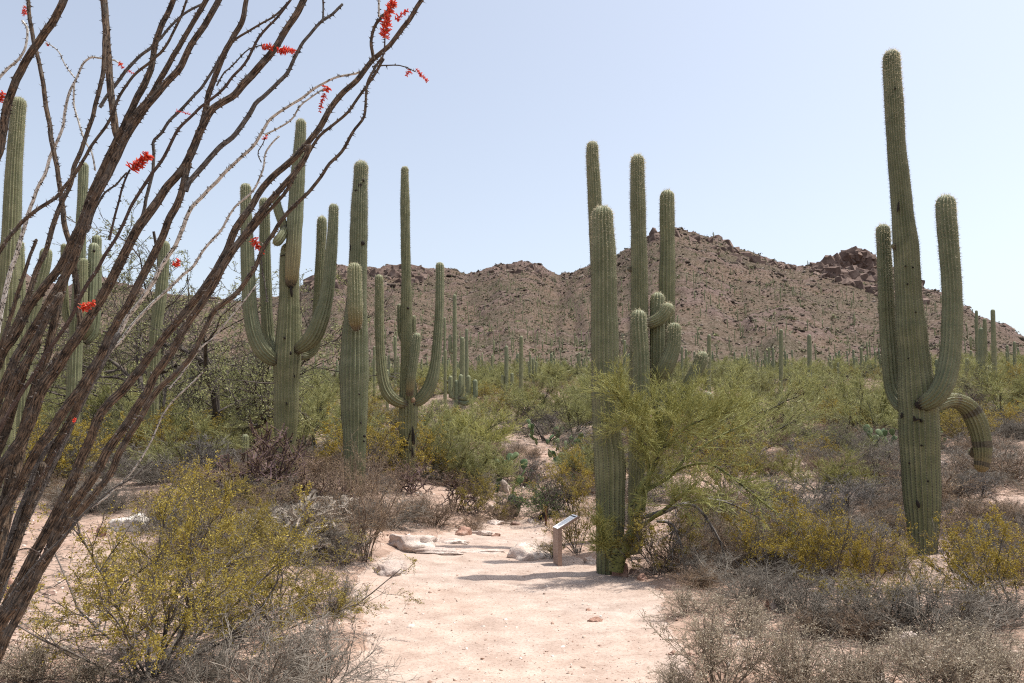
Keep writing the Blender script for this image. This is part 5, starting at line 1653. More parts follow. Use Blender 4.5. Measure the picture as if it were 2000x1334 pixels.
def hill_saguaros():
    rng = np.random.default_rng(77)
    n = 16000
    th = rng.uniform(-.60, .60, n); r = np.sqrt(rng.uniform(95 ** 2, 560 ** 2, n))
    rr = np.interp(th, _th_r, _rr)
    s = np.clip((r - 150) / (rr - 150), 0, 1)
    x = r * np.sin(th); y = r * np.cos(th)
    u = 1000 + FPX * np.tan(th)
    d = .16 * (1 - .8 * s) + .10 * (vn(x * .015, y * .015, 12) - .5)
    d = d * np.where((u > 850) & (u < 1180), 1.35, 1.0) * np.where(s > .75, .5, 1.0) * np.where(r < 150, 1.3, 1.0)
    k = (rng.uniform(0, 1, n) < d) & (r < rr + 1)
    x, y, r, u = x[k], y[k], r[k], u[k]
    o = np.argsort(r); x, y, r, u = x[o], y[o], r[o], u[o]
    z = H(x, y)
    hs_ = rng.uniform(.34, .85, len(x)) 
    cat = 'saguaro cactus'
    srcs = []
    for i, parts in enumerate(MINI):
        e = empty('saguaro', (0, 0, 0), 'x', cat)
        for j, me in enumerate(parts): link('trunk' if j == 0 else 'arm', me, e)
        srcs.append(e)
    used = set()
    names = {'l': 'small distant saguaro on the far slope left of the stout armless column', 'm': 'small distant saguaro on the far slope between stout column and tall right saguaro',
             'r': 'small distant saguaro on the far slope right of the tall right saguaro'}
    m = min(262, len(x))
    for i in range(m):
        j = int(rng.integers(0, 6)); s_ = float(hs_[i]); rz = float(rng.uniform(0, 6.28))
        lab = names['l' if u[i] < 1190 else ('m' if u[i] < 1790 else 'r')]
        if j in used: q = dup(srcs[j], (x[i], y[i], z[i]), rz, s_ * 1.0, lab, lab)
        else:
            used.add(j); q = srcs[j]; q.location = (x[i], y[i], z[i]); q.rotation_euler = (0, 0, rz); q['label'] = lab; q['group'] = lab
        q.scale = (s_ * 1.05, s_ * 1.05, s_)
    # the rest, too small to tell apart
    Vs, Qs, Ts, off = [], [], [], 0
    def low(me_rows, sides=6):
        c = np.array(me_rows, float); p = c[:, :3]; rr_ = c[:, 3]
        T, A, B = frames(p); ph = np.arange(sides) / sides * 2 * math.pi
        V = (p[:, None] + rr_[:, None, None] * (np.cos(ph)[None, :, None] * A[:, None] + np.sin(ph)[None, :, None] * B[:, None])).reshape(-1, 3)
        n_ = len(c); a_ = np.arange(n_ - 1)[:, None]; b_ = np.arange(sides)[None]; b2 = (b_ + 1) % sides
        Q = np.stack([a_ * sides + b_, a_ * sides + b2, (a_ + 1) * sides + b2, (a_ + 1) * sides + b_], -1).reshape(-1, 4)
        V = np.vstack([V, p[-1:] + T[-1:] * rr_[-1] * .5])
        Tt = np.stack([(n_ - 1) * sides + np.arange(sides), (n_ - 1) * sides + (np.arange(sides) + 1) % sides, np.full(sides, len(V) - 1)], 1)
        return V, Q, Tt
    tr = low([(0, 0, -.3, .19), (0, 0, 2.5, .22), (0, 0, 4.9, .19), (0, 0, 5.15, .10)])
    ar = low([(.1, 0, 2.0, .11), (.55, 0, 2.15, .14), (.62, 0, 2.9, .14), (.62, 0, 3.9, .09)])
    ar2 = low([(-.1, 0, 1.8, .11), (-.5, 0, 1.95, .14), (-.56, 0, 2.6, .14), (-.56, 0, 4.1, .09)])
    AR = [[tr], [tr, ar], [tr, ar, ar2], [tr], [tr, ar2], [tr]]
    for i in range(m, len(x)):
        s_ = hs_[i]; a = rng.uniform(0, 6.28); c_, s2 = math.cos(a), math.sin(a)
        for V, Q, T in AR[int(rng.integers(0, 6))]:
            W = np.stack([V[:, 0] * c_ - V[:, 1] * s2, V[:, 0] * s2 + V[:, 1] * c_, V[:, 2]], 1) * s_ + (x[i], y[i], z[i])
            Vs.append(W); Qs.append(Q + off); Ts.append(T + off); off += len(V)
    V = np.vstack(Vs)
    one = np.full(len(V), .5)
    me = mk_mesh('far_saguaros', V, tris=np.vstack(Ts), quads=np.vstack(Qs), mats=[M_SAG], smooth=True, uv=np.zeros((len(V), 2)), attrs={'age': one, 'rib': one * 0, 'cork': one * 0, 'orange': one * 0})
    link('saguaro_forest', me, kind='stuff')
    return len(x)
NS = hill_saguaros()

def hill_scrub():
    rng = np.random.default_rng(88)
    n = 90000
    th = rng.uniform(-.63, .63, n); r = np.sqrt(rng.uniform(110 ** 2, 600 ** 2, n))
    rr = np.interp(th, _th_r, _rr)
    x = r * np.sin(th); y = r * np.cos(th)
    d = .25 + .5 * vn(x * .02, y * .02, 31) + .3 * (vn(x * .1, y * .1, 32) - .5)
    d = d * np.where(r < 170, 1.6, 1.0)
    k = (rng.uniform(0, 1, n) < d * .8) & (r < rr + 1)
    x, y, r = x[k][:26000], y[k][:26000], r[k][:26000]
    z = H(x, y)
    m = len(x)
    S = np.exp(rng.normal(-.68, .42, m)) * np.where(r < 170, 1.5, 1.0)
    K = 11
    C = rng.normal(0, 1, (m, K, 3)); C /= np.linalg.norm(C, axis=2)[..., None]
    C *= rng.uniform(.35, 1, (m, K, 1)); C[..., 2] = np.abs(C[..., 2]) * .85
    C[..., :2] *= .9
    a = rng.normal(size=(m, K, 3)); a /= np.linalg.norm(a, axis=2)[..., None]
    b = np.cross(a, rng.normal(size=(m, K, 3))); b /= np.linalg.norm(b, axis=2)[..., None]
    f = .42
    tri = np.stack([C + a * f, C - a * f * .5 + b * f * .6, C - a * f * .5 - b * f * .6], 2) * S[:, None, None, None] + np.stack([x, y, z], 1)[:, None, None, :]
    V = tri.reshape(-1, 3)
    rn = np.repeat(rng.uniform(0, 1, m), K * 3)
    mt = rub_mat('far_scrub', [(.095, .098, .062), (.135, .132, .078), (.17, .152, .105), (.19, .20, .085), (.23, .205, .15)])
    me = mk_mesh('hillside_scrub', V, tris=np.arange(len(V)).reshape(-1, 3), mats=[mt], attrs={'rnd': rn})
    link('hillside_scrub', me, kind='stuff')
hill_scrub()

def litter():
    rng = np.random.default_rng(99)
    n = 20000
    th = rng.uniform(-.66, .66, n); r = np.exp(rng.uniform(math.log(4.5), math.log(24), n))
    x = r * np.sin(th); y = r * np.cos(th)
    k = (path_w(x, y) < rng.uniform(0, .6, n)) & (vn(x * .9, y * .9, 61) > rng.uniform(.15, .85, n))
    x, y = x[k], y[k]
    p0 = np.stack([x, y, H(x, y) + .012], 1)
    d = rng.normal(size=p0.shape); d[:, 2] = np.abs(d[:, 2]) * .25; d /= np.linalg.norm(d, axis=1)[:, None]
    L = rng.uniform(.04, .22, len(x))[:, None]
    V, q = tubes(p0, p0 + d * L, np.full(len(x), .0032), np.full(len(x), .0018), 3)
    link('fallen_twigs', mk_mesh('fallen_twigs', V, quads=q, mats=[M_GREY_W]), kind='stuff')
litter()

# ------------------------------------------------------------------ ocotillo
def oc_mat(name, kind):
    m, nt, b = new_mat(name)
    uvn = nt.nodes.new('ShaderNodeUVMap')
    sc = nt.nodes.new('ShaderNodeVectorMath'); sc.operation = 'MULTIPLY'
    sc.inputs[1].default_value = (10.0, 24.0, 1.0) if kind == 'brown' else (9.0, 34.0, 1.0)
    nt.links.new(uvn.outputs[0], sc.inputs[0])
    co = objco(nt)
    n1 = noise(nt, 1.0, sc.outputs[0], 4, .7, .6)
    n2 = noise(nt, 16, co, 3, .6)
    if kind == 'brown':
        c = ramp(nt, n1, [(0.38, (.014, .011, .009)), (0.47, (.062, .045, .033)), (0.56, (.175, .122, .080)), (0.70, (.31, .235, .17))])
        c = mixc(nt, ramp(nt, n2, [(0.48, 0.0), (0.66, .6)]), c, ramp(nt, n1, [(0.3, (.035, .032, .028)), (0.7, (.21, .195, .17))]))
    elif kind == 'white':
        c = ramp(nt, n1, [(0.40, (.03, .026, .02)), (0.45, (.30, .28, .23)), (0.50, (.78, .75, .68)), (0.75, (.84, .81, .75))])
    elif kind == 'grey':
        c = ramp(nt, n1, [(0.34, (.03, .027, .025)), (0.5, (.11, .10, .09)), (0.68, (.30, .28, .255))])
    else:
        c = ramp(nt, n1, [(0.34, (.04, .028, .022)), (0.55, (.11, .075, .06)), (0.72, (.24, .185, .155))])
    nt.links.new(c, b.inputs['Base Color']); b.inputs['Roughness'].default_value = .9
    bump(nt, b, n1, .9, .012)
    return m
OCM = {'b': oc_mat('ocotillo_brown_bark', 'brown'), 'w': oc_mat('ocotillo_white_bark', 'white'), 'g': oc_mat('ocotillo_grey_bark', 'grey'), 'r': oc_mat('ocotillo_young_bark', 'red')}
M_THORN = bark_mat('ocotillo_thorns', (.025, .02, .018), (.15, .13, .115), 30)
def flower_mat():
    m, nt, b = new_mat('ocotillo_flowers')
    w = nt.nodes.new('ShaderNodeTexWhiteNoise'); w.noise_dimensions = '1D'
    nt.links.new(attr(nt, 'rnd'), w.inputs['W'])
    c = ramp(nt, w.outputs[0], [(0, (.55, .03, .025)), (.45, (.88, .085, .045)), (.8, (.95, .20, .11)), (.93, (.90, .42, .30)), (1, (.42, .22, .06))])
    nt.links.new(c, b.inputs['Base Color']); b.inputs['Roughness'].default_value = .5
    tr = nt.nodes.new('ShaderNodeBsdfTranslucent'); nt.links.new(c, tr.inputs['Color'])
    mx = nt.nodes.new('ShaderNodeMixShader'); mx.inputs[0].default_value = .45
    nt.links.new(b.outputs[0], mx.inputs[1]); nt.links.new(tr.outputs[0], mx.inputs[2])
    nt.links.new(mx.outputs[0], nt.nodes['Material Output'].inputs['Surface'])
    return m
M_FLO = flower_mat()

OC_BASE = ground_pt(-150, 3.7, 1500)
OC = empty('ocotillo', OC_BASE, 'huge spiny ocotillo filling the left side, long bare stems leaning right with red flower tips', 'ocotillo')

def oc_stem(pts, w0, w1, Y0, Y1, mat, seed, base=False, thorn=1.0):
    """pts from the low end to the tip; w0, w1 pixel widths at both ends"""
    n = len(pts)
    rows = []
    cum = np.concatenate([[0], np.cumsum(np.hypot(np.diff([p[0] for p in pts]), np.diff([p[1] for p in pts])))])
    for i, (u, v) in enumerate(pts):
        t = cum[i] / cum[-1]
        y = Y0 + (Y1 - Y0) * t; w = (w0 + (w1 - w0) * t) * .82
        x = P(u, v, y)
        rows.append((x[0], x[1], x[2], pxr(w / 2, v, y)))
    rng = np.random.default_rng(seed)
    if base:
        b0 = OC_BASE + np.array([rng.uniform(-.16, .16), rng.uniform(-.16, .16), -.06])
        a = np.array(rows[0][:3]); t = a - np.array(rows[1][:3]); t /= np.linalg.norm(t)
        dist = np.linalg.norm(a - b0)
        m1 = a + t * dist * .33; m2 = b0 + np.array([0, 0, 1.0]) * dist * .22 + (a - b0) * .12
        ext = []
        for q in (0, .25, .5, .75):
            p = (1 - q) ** 3 * b0 + 3 * (1 - q) ** 2 * q * m2 + 3 * (1 - q) * q * q * m1 + q ** 3 * a
            ext.append((p[0], p[1], p[2], rows[0][3] * (1.15 - .15 * q)))
        rows = ext + rows
    c = catmull(rows, 6)
    c, s = resample(c, .022)
    p = c[:, :3] - OC_BASE; r = c[:, 3]
    # knobbly little bends
    k = len(p)
    p = p + np.stack([fbm(s * 7, s * 0 + seed, 1, 3), fbm(s * 7, s * 0 + seed, 2, 3), fbm(s * 7, s * 0 + seed, 3, 3)], 1) * .0075
    T, A, B = frames(p)
    m = 14 if w0 > 9 else 9
    ph = np.arange(m) / m * 2 * math.pi
    S, PH = np.meshgrid(s, ph, indexing='ij')
    tw = S * 3 + seed
    ridg = fbm(PH * 1.6 + np.sin(tw) * .2 + seed, S * 7, 7 + seed, 3) * .5 + fbm(np.cos(PH) * 3 + seed, np.sin(PH) * 3 + S * 4, 11, 3)
    rad = r[:, None] * (1 + .20 * ridg)
    rad = rad * (1 - .0 * S)
    V = p[:, None] + rad[..., None] * (np.cos(PH)[..., None] * A[:, None] + np.sin(PH)[..., None] * B[:, None])
    i = np.arange(k - 1)[:, None]; j = np.arange(m)[None]; j2 = (j + 1) % m
    q = np.stack([i * m + j, i * m + j2, (i + 1) * m + j2, (i + 1) * m + j], -1).reshape(-1, 4)
    Vt = np.vstack([V.reshape(-1, 3), p[-1:] + T[-1:] * r[-1] * .8])
    tt = np.stack([(k - 1) * m + np.arange(m), (k - 1) * m + (np.arange(m) + 1) % m, np.full(m, len(Vt) - 1)], 1)
    uv = np.stack([np.append(np.tile(np.abs(ph / math.pi - 1), k), 0), np.append(np.repeat(s, m), s[-1])], 1)
    o = link('stem', mk_mesh('ocotillo_stem', Vt, tris=tt, quads=q, mats=[OCM[mat]], smooth=True, uv=uv), OC)
    # thorns on little cushions
    L = s[-1]; nth = int(L / .011)
    ts = rng.uniform(0, L, nth); an = rng.uniform(0, 2 * math.pi, nth)
    g = lambda a: np.stack([np.interp(ts, s, a[:, z]) for z in range(3)], 1)
    pc, Ac, Bc, Tc = g(p), g(A), g(B), g(T); rc = np.interp(ts, s, r)[:, None]
    out = np.cos(an)[:, None] * Ac + np.sin(an)[:, None] * Bc
    tip_d = out + Tc * rng.normal(0.1, .3, (nth, 1)); tip_d /= np.linalg.norm(tip_d, axis=1)[:, None]
    b0 = pc + out * rc * .85
    ln = (.004 + .009 * rng.uniform(0, 1, (nth, 1)) ** 2) * thorn
    cush = b0 + tip_d * (rc * .2 + .004)
    V1, q1 = tubes(b0, cush, (rc[:, 0] * .18 + .0036), np.full(nth, .0016), 3)
    V2, q2 = tubes(cush, cush + tip_d * ln, np.full(nth, .0013), np.full(nth, .0003), 3)
    link('thorns', mk_mesh('ocotillo_thorns', np.vstack([V1, V2]), quads=np.vstack([q1, q2 + len(V1)]), mats=[M_THORN]), o, kind='stuff')
    return o

ST = [
 # points low -> tip, width low, width tip, depth low, depth tip, bark, reaches base
 ([(-60, 480), (-30, 370), (-5, 300), (5, 253), (17, 199), (34, 152), (57, 108), (84, 71), (111, 30), (130, -12)], 20, 16, 3.2, 3.0, 'b', 1),
 ([(140, 680), (155, 640), (151, 591), (146, 535), (136, 476), (126, 425), (116, 364), (106, 297), (96, 236), (83, 162), (72, 105), (61, 40), (54, -12)], 13, 8, 3.5, 3.5, 'b', 0),
 ([(233, 275), (226, 253), (224, 229), (219, 189), (216, 142), (211, 101), (209, 67), (206, 34), (202, -12)], 16, 15, 3.42, 3.42, 'b', 0),
 # big pair 1 (left branch and right branch join at 135,526)
 ([(0, 700), (20, 668), (38, 636), (56, 602), (79, 571), (97, 546), (126, 506), (150, 455), (165, 420), (189, 364), (216, 304), (233, 267), (250, 229), (270, 189), (287, 148), (297, 118), (307, 78), (324, 34), (345, -12)], 22, 11, 3.4, 3.4, 'b', 1),
 ([(22, 718), (43, 679), (58, 654), (74, 629), (90, 602), (106, 571), (126, 540), (138, 515), (155, 480), (178, 410), (204, 354), (228, 304), (245, 267), (272, 229), (299, 196), (322, 165), (352, 132), (375, 84), (399, 47), (432, -12)], 21, 13, 3.36, 3.36, 'b', 1),
 ([(240, 262), (263, 222), (293, 189), (320, 145), (354, 84), (380, 42), (410, -12)], 12, 11, 3.40, 3.40, 'b', 0),
 # long stem ending top at 594
 ([(-5, 940), (20, 889), (47, 848), (67, 804), (84, 760), (111, 720), (135, 679), (159, 646), (179, 612), (202, 575), (223, 538), (243, 494), (266, 450), (283, 425), (304, 398), (324, 368), (354, 331), (378, 290), (395, 252), (413, 215), (435, 199), (461, 182), (484, 155), (511, 125), (535, 98), (552, 67), (575, 34), (600, -12)], 25, 15, 3.3, 3.3, 'b', 1),
 ([(372, 300), (390, 265), (397, 240), (403, 209), (413, 169), (427, 135), (440, 101), (457, 71), (474, 37), (483, -12)], 14, 11, 3.33, 3.3, 'b', 0),
 ([(67, 889), (88, 855), (111, 821), (135, 787), (159, 754), (179, 720), (199, 686), (216, 652), (233, 619), (250, 592), (270, 555), (287, 524), (304, 490), (318, 460), (330, 428), (346, 398), (358, 358), (368, 318)], 22, 15, 3.25, 3.3, 'b', 1),
 # right long stem to top at 823
 ([(54, 1118), (75, 1074), (92, 1040), (109, 1006), (129, 965), (146, 924), (162, 885), (179, 848), (196, 814), (219, 784), (246, 754), (273, 720), (297, 686), (320, 659), (344, 629), (371, 598), (401, 561), (425, 524), (448, 480), (467, 435), (494, 395), (518, 362), (548, 330), (575, 306), (599, 280), (616, 260), (633, 236), (650, 209), (670, 182), (694, 159), (710, 138), (727, 118), (751, 98), (771, 74), (798, 37), (830, -12)], 24, 10, 3.2, 3.2, 'b', 1),
 ([(85, 1095), (112, 1042), (140, 992), (175, 940), (209, 885), (233, 851), (250, 824), (266, 794), (287, 767), (300, 737), (320, 706), (337, 679), (354, 649), (374, 619), (398, 585), (425, 540), (450, 500), (478, 460), (500, 430), (525, 395), (555, 360), (585, 325), (605, 285)], 24, 13, 3.15, 3.15, 'b', 1),
 ([(400, 556), (430, 525), (450, 499), (480, 466), (507, 436), (540, 400), (567, 367), (582, 337), (600, 305), (616, 277), (629, 260), (650, 243), (677, 223), (694, 202), (714, 175), (731, 148), (751, 115)], 10, 6, 3.18, 3.14, 'b', 0),
 ([(0, 1268), (20, 1224), (44, 1186), (68, 1139), (85, 1101), (112, 1064), (136, 1026), (163, 989), (191, 955), (218, 924), (233, 885), (250, 855), (270, 824), (290, 791), (310, 764), (337, 737), (364, 706), (385, 679), (405, 639), (418, 612), (445, 588), (465, 571), (482, 547), (501, 517), (512, 484), (531, 458), (549, 430), (576, 400), (602, 374), (623, 348), (643, 320), (670, 294), (690, 260), (709, 229), (712, 202), (717, 165), (735, 130), (748, 112)], 20, 5, 3.1, 3.1, 'b', 1),
 ([(728, 120), (724, 84), (731, 51), (744, 34), (758, 18), (768, 4)], 8, 7, 3.19, 3.19, 'b', 0),
 ([(739, 36), (740, 10), (742, -12)], 5, 5, 3.19, 3.19, 'w', 0),
 # whites
 ([(150, 780), (175, 747), (199, 713), (216, 679), (233, 652), (250, 619), (273, 588), (297, 555), (314, 524), (337, 490), (355, 450), (362, 425), (375, 402), (398, 378), (422, 358), (442, 335), (463, 315), (483, 298), (498, 283), (511, 260), (525, 236), (545, 219), (569, 206), (592, 192), (613, 175), (636, 162), (663, 148), (694, 142), (712, 135)], 12, 5, 3.9, 3.5, 'w', 0),
 ([(150, 790), (189, 720), (216, 686), (236, 666), (256, 639), (283, 612), (304, 588), (331, 561), (358, 534), (381, 514), (405, 480), (432, 450), (445, 428), (461, 405), (484, 385), (501, 364), (515, 331), (518, 300), (534, 278), (546, 267)], 9, 4, 4.0, 3.9, 'w', 0),
 ([(364, 374), (371, 354), (389, 331), (410, 307), (430, 287), (454, 270), (467, 253), (488, 223), (501, 202), (518, 186), (542, 162), (559, 145), (572, 118), (589, 91), (609, 67), (629, 44), (650, 30), (670, 10)], 13, 6, 3.3, 3.3, 'g', 0),
 ([(262, 470), (270, 440), (280, 418), (287, 378), (297, 337), (300, 304), (300, 276), (314, 260), (331, 236), (354, 216), (374, 192), (395, 169), (418, 135), (434, 106)], 8, 6, 3.8, 3.7, 'g', 0),
 ([(-5, 850), (20, 804), (44, 764), (74, 720), (94, 686), (118, 652), (138, 619), (155, 582), (172, 551), (189, 528), (209, 490), (233, 446), (250, 412), (270, 378), (294, 341), (317, 310), (334, 280), (351, 250), (371, 229), (395, 206), (417, 189), (432, 175), (454, 148), (474, 128), (491, 101), (505, 74), (518, 57), (545, 30), (572, -6)], 10, 5, 3.0, 3.1, 'r', 1),
 ([(-4, 690), (27, 636), (44, 602), (64, 561), (74, 524), (91, 484), (105, 441), (121, 398), (138, 358), (145, 327), (159, 297), (169, 263), (182, 223), (192, 189), (199, 152), (202, 111), (202, 67)], 12, 9, 3.1, 3.2, 'b', 1),
 ([(-6, 500), (30, 450), (44, 435), (67, 415), (91, 398), (111, 385), (125, 368), (148, 337), (165, 307), (182, 277), (202, 250), (219, 223), (229, 192), (246, 169), (266, 145), (290, 125), (304, 111), (324, 91), (354, 34), (372, -12)], 9, 5, 3.0, 3.1, 'b', 1),
 ([(196, 209), (209, 189), (229, 162), (250, 132), (270, 111), (294, 94), (314, 74), (331, 54), (358, 30), (401, 7), (415, -8)], 8, 5, 3.9, 3.9, 'g', 0),
 ([(-6, 650), (7, 592), (13, 561), (24, 517), (37, 480), (48, 444), (57, 405), (71, 371), (88, 344), (98, 310), (111, 277), (123, 243), (127, 216), (135, 182), (145, 159), (152, 145), (162, 125), (179, 113), (196, 115), (222, 118), (236, 127)], 11, 4, 4.0, 3.8, 'w', 1),
 ([(145, 159), (143, 202), (152, 236), (165, 273), (179, 297), (186, 331)], 4, 4, 3.85, 3.85, 'w', 0),
 ([(145, 152), (128, 128), (118, 105), (105, 91), (91, 84)], 3.5, 2.5, 3.84, 3.84, 'w', 0),
 ([(-6, 155), (17, 132), (37, 115), (51, 91), (54, 57), (44, 40)], 7, 5, 3.9, 3.9, 'w', 0),
 ([(725, 128), (751, 128), (781, 130), (802, 137), (812, 141)], 3.5, 2.5, 3.19, 3.19, 'g', 0),
 ([(455, 82), (488, 61), (515, 44), (542, 27), (575, -6)], 5, 5, 3.3, 3.3, 'b', 0),
 ([(424, 168), (437, 142), (451, 132), (467, 115), (484, 98), (500, 93), (515, 90)], 4, 2.5, 3.28, 3.28, 'g', 0),
 ([(629, 42), (631, 20), (632, -12)], 4.5, 4, 3.3, 3.3, 'g', 0),
 ([(518, 263), (545, 250), (569, 233), (579, 219), (592, 202), (609, 189), (633, 172)], 4, 4, 3.6, 3.6, 'w', 0),
 ([(0, 1190), (60, 1110), (136, 1037), (163, 1006), (191, 982), (221, 951), (259, 931), (296, 900)], 6, 4, 3.0, 3.0, 'g', 1),
 ([(180, 990), (225, 955), (262, 915), (290, 870), (314, 815), (341, 780), (371, 754), (398, 727)], 5, 3.5, 3.3, 3.3, 'w', 0),
 ([(330, 760), (360, 722), (388, 683), (412, 663), (435, 639), (466, 602), (499, 558)], 4, 3.5, 3.4, 3.4, 'w', 0),
 ([(-5, 1118), (20, 1060), (40, 1000), (60, 950), (84, 889), (111, 855), (138, 824), (159, 787), (175, 752)], 17, 11, 3.9, 3.9, 'g', 1),
 ([(0, 1150), (14, 1111), (27, 1070), (44, 1030), (61, 989), (85, 941), (112, 890), (140, 830), (175, 760), (205, 700), (232, 655)], 20, 13, 3.7, 3.8, 'g', 1),
 ([(0, 1040), (20, 960), (40, 880), (61, 790), (78, 727), (94, 686), (105, 639), (115, 592), (128, 544), (148, 505)], 24, 16, 3.45, 3.45, 'b', 1),
 ([(-20, 1110), (5, 1020), (22, 940), (40, 870), (62, 800), (92, 735), (115, 690)], 36, 20, 3.35, 3.4, 'b', 1),
 ([(-40, 1000), (-20, 920), (5, 850), (30, 780), (52, 720), (78, 665)], 24, 16, 3.5, 3.4, 'b', 1),
 ([(0, 1215), (25, 1160), (52, 1110), (80, 1060), (100, 1020), (130, 960)], 22, 16, 3.3, 3.25, 'b', 1),
 ([(30, 1060), (58, 985), (90, 915), (122, 850), (150, 795), (176, 745), (205, 690)], 20, 15, 3.5, 3.45, 'b', 1),
 ([(-30, 900), (0, 820), (30, 745), (62, 680), (95, 618), (118, 575)], 20, 14, 3.15, 3.2, 'b', 1),
 ([(-20, 1180), (10, 1110), (38, 1040), (60, 975), (84, 905)], 22, 15, 3.3, 3.35, 'b', 1),
 ([(-30, 760), (-5, 690), (25, 600), (50, 520), (70, 470)], 11, 7, 3.0, 3.0, 'b', 1),
 ([(172, 452), (182, 418), (192, 398), (206, 378), (229, 361), (250, 337)], 6, 4, 3.7, 3.6, 'g', 0),
 ([(215, 470), (222, 440), (229, 412), (236, 381), (247, 350), (256, 332)], 6, 4, 3.5, 3.55, 'r', 0),
 ([(60, 960), (100, 900), (120, 860), (138, 830)], 5, 3, 3.0, 3.0, 'r', 0),
 ([(88, 1100), (75, 1082), (55, 1072), (35, 1074)], 5, 3, 3.05, 3.0, 'r', 0),
 ([(512, 318), (505, 300), (513, 285), (518, 272)], 3, 2, 3.9, 3.9, 'g', 0),
 ([(745, 112), (750, 92), (751, 74)], 4, 3, 3.14, 3.14, 'r', 0),
 ([(520, 590), (512, 520), (505, 492)], 3, 2.5, 3.15, 3.15, 'g', 0),
]
for i, (pts, w0, w1, Y0, Y1, mt, bs) in enumerate(ST):
    oc_stem(pts, w0, w1, Y0, Y1, mt, i + 1, bool(bs), 1.25 if mt == 'r' else 1.0)

def flowers(a, b, wpx, Y, n, seed, label=None):
    """a spray of tubular red florets along the pixel segment a-b"""
    rng = np.random.default_rng(seed)
    A = P(a[0], a[1], Y) - OC_BASE; B = P(b[0], b[1], Y) - OC_BASE
    ax = B - A; L = np.linalg.norm(ax); ax /= L + 1e-9
    R = pxr(wpx / 2, a[1], Y)
    t = rng.uniform(0, 1, n)
    o = A + (B - A) * t[:, None]
    d = rng.normal(size=(n, 3)); d -= ax * (d @ ax)[:, None]; d /= np.linalg.norm(d, axis=1)[:, None]
    d = d + ax * rng.uniform(-.1, .9, (n, 1)); d /= np.linalg.norm(d, axis=1)[:, None]
    ln = R * rng.uniform(.55, 1.1, n)[:, None] * (1.0 - .35 * t[:, None])
    mid = o + d * ln * .65; end = mid + (d + rng.normal(0, .25, d.shape)) * ln * .4
    s = R * .085 + .0008
    V1, q1 = tubes(o, mid, np.full(n, s * .5), np.full(n, s), 4)
    V2, q2 = tubes(mid, end, np.full(n, s), np.full(n, s * .5), 4)
    # petals curling back
    V3, q3 = tubes(mid, mid + (rng.normal(0, 1, d.shape) * .5 + d * .3) * ln * .35, np.full(n, s * .7), np.full(n, s * .2), 3)
    V4, q4 = tubes(A[None], B[None], np.array([.0018]), np.array([.0012]), 4)
    rn = np.concatenate([np.repeat(rng.uniform(0, .93, n), 8), np.repeat(rng.uniform(0, .93, n), 8), np.repeat(rng.uniform(0, .93, n), 6), np.full(8, 2.2)])
    Q = np.vstack([q1, q2 + len(V1), q3 + len(V1) + len(V2), q4 + len(V1) + len(V2) + len(V3)])
    f = link('flower_cluster', mk_mesh('flower_cluster', np.vstack([V1, V2, V3, V4]), quads=Q, mats=[M_FLO], attrs={'rnd': rn}), OC)
    if label: f['label'] = label
for i, (a, b, w, Y, n) in enumerate([
    ((47, 32), (50, 12), 14, 3.9, 40), ((-6, 200), (6, 182), 22, 3.2, 60), ((232, 122), (240, 132), 13, 3.8, 26), ((250, 138), (262, 144), 9, 3.8, 14),
    ((345, 216), (372, 224), 10, 3.6, 16), ((256, 332), (290, 304), 30, 3.55, 130), ((510, 91), (532, 92), 20, 3.28, 60), ((542, 98), (574, 100), 22, 3.27, 80),
    ((516, 274), (520, 264), 13, 3.9, 24), ((751, 74), (757, 24), 27, 3.14, 130), ((760, 24), (768, 2), 26, 3.14, 80), ((772, 38), (796, 20), 16, 3.17, 60),
    ((802, 137), (794, 148), 13, 3.19, 26), ((812, 134), (834, 158), 13, 3.19, 60), ((640, 168), (636, 178), 20, 3.5, 30), ((634, 182), (624, 218), 15, 3.5, 60),
    ((158, 604), (184, 592), 20, 3.0, 110), ((342, 522), (348, 506), 18, 3.3, 50), ((494, 466), (504, 484), 20, 3.14, 60), ((508, 482), (514, 496), 16, 3.14, 36),
    ((144, 826), (146, 816), 10, 3.0, 16), ((96, 90), (90, 83), 8, 3.84, 10)]):
    flowers(a, b, w, Y, n, 500 + i)

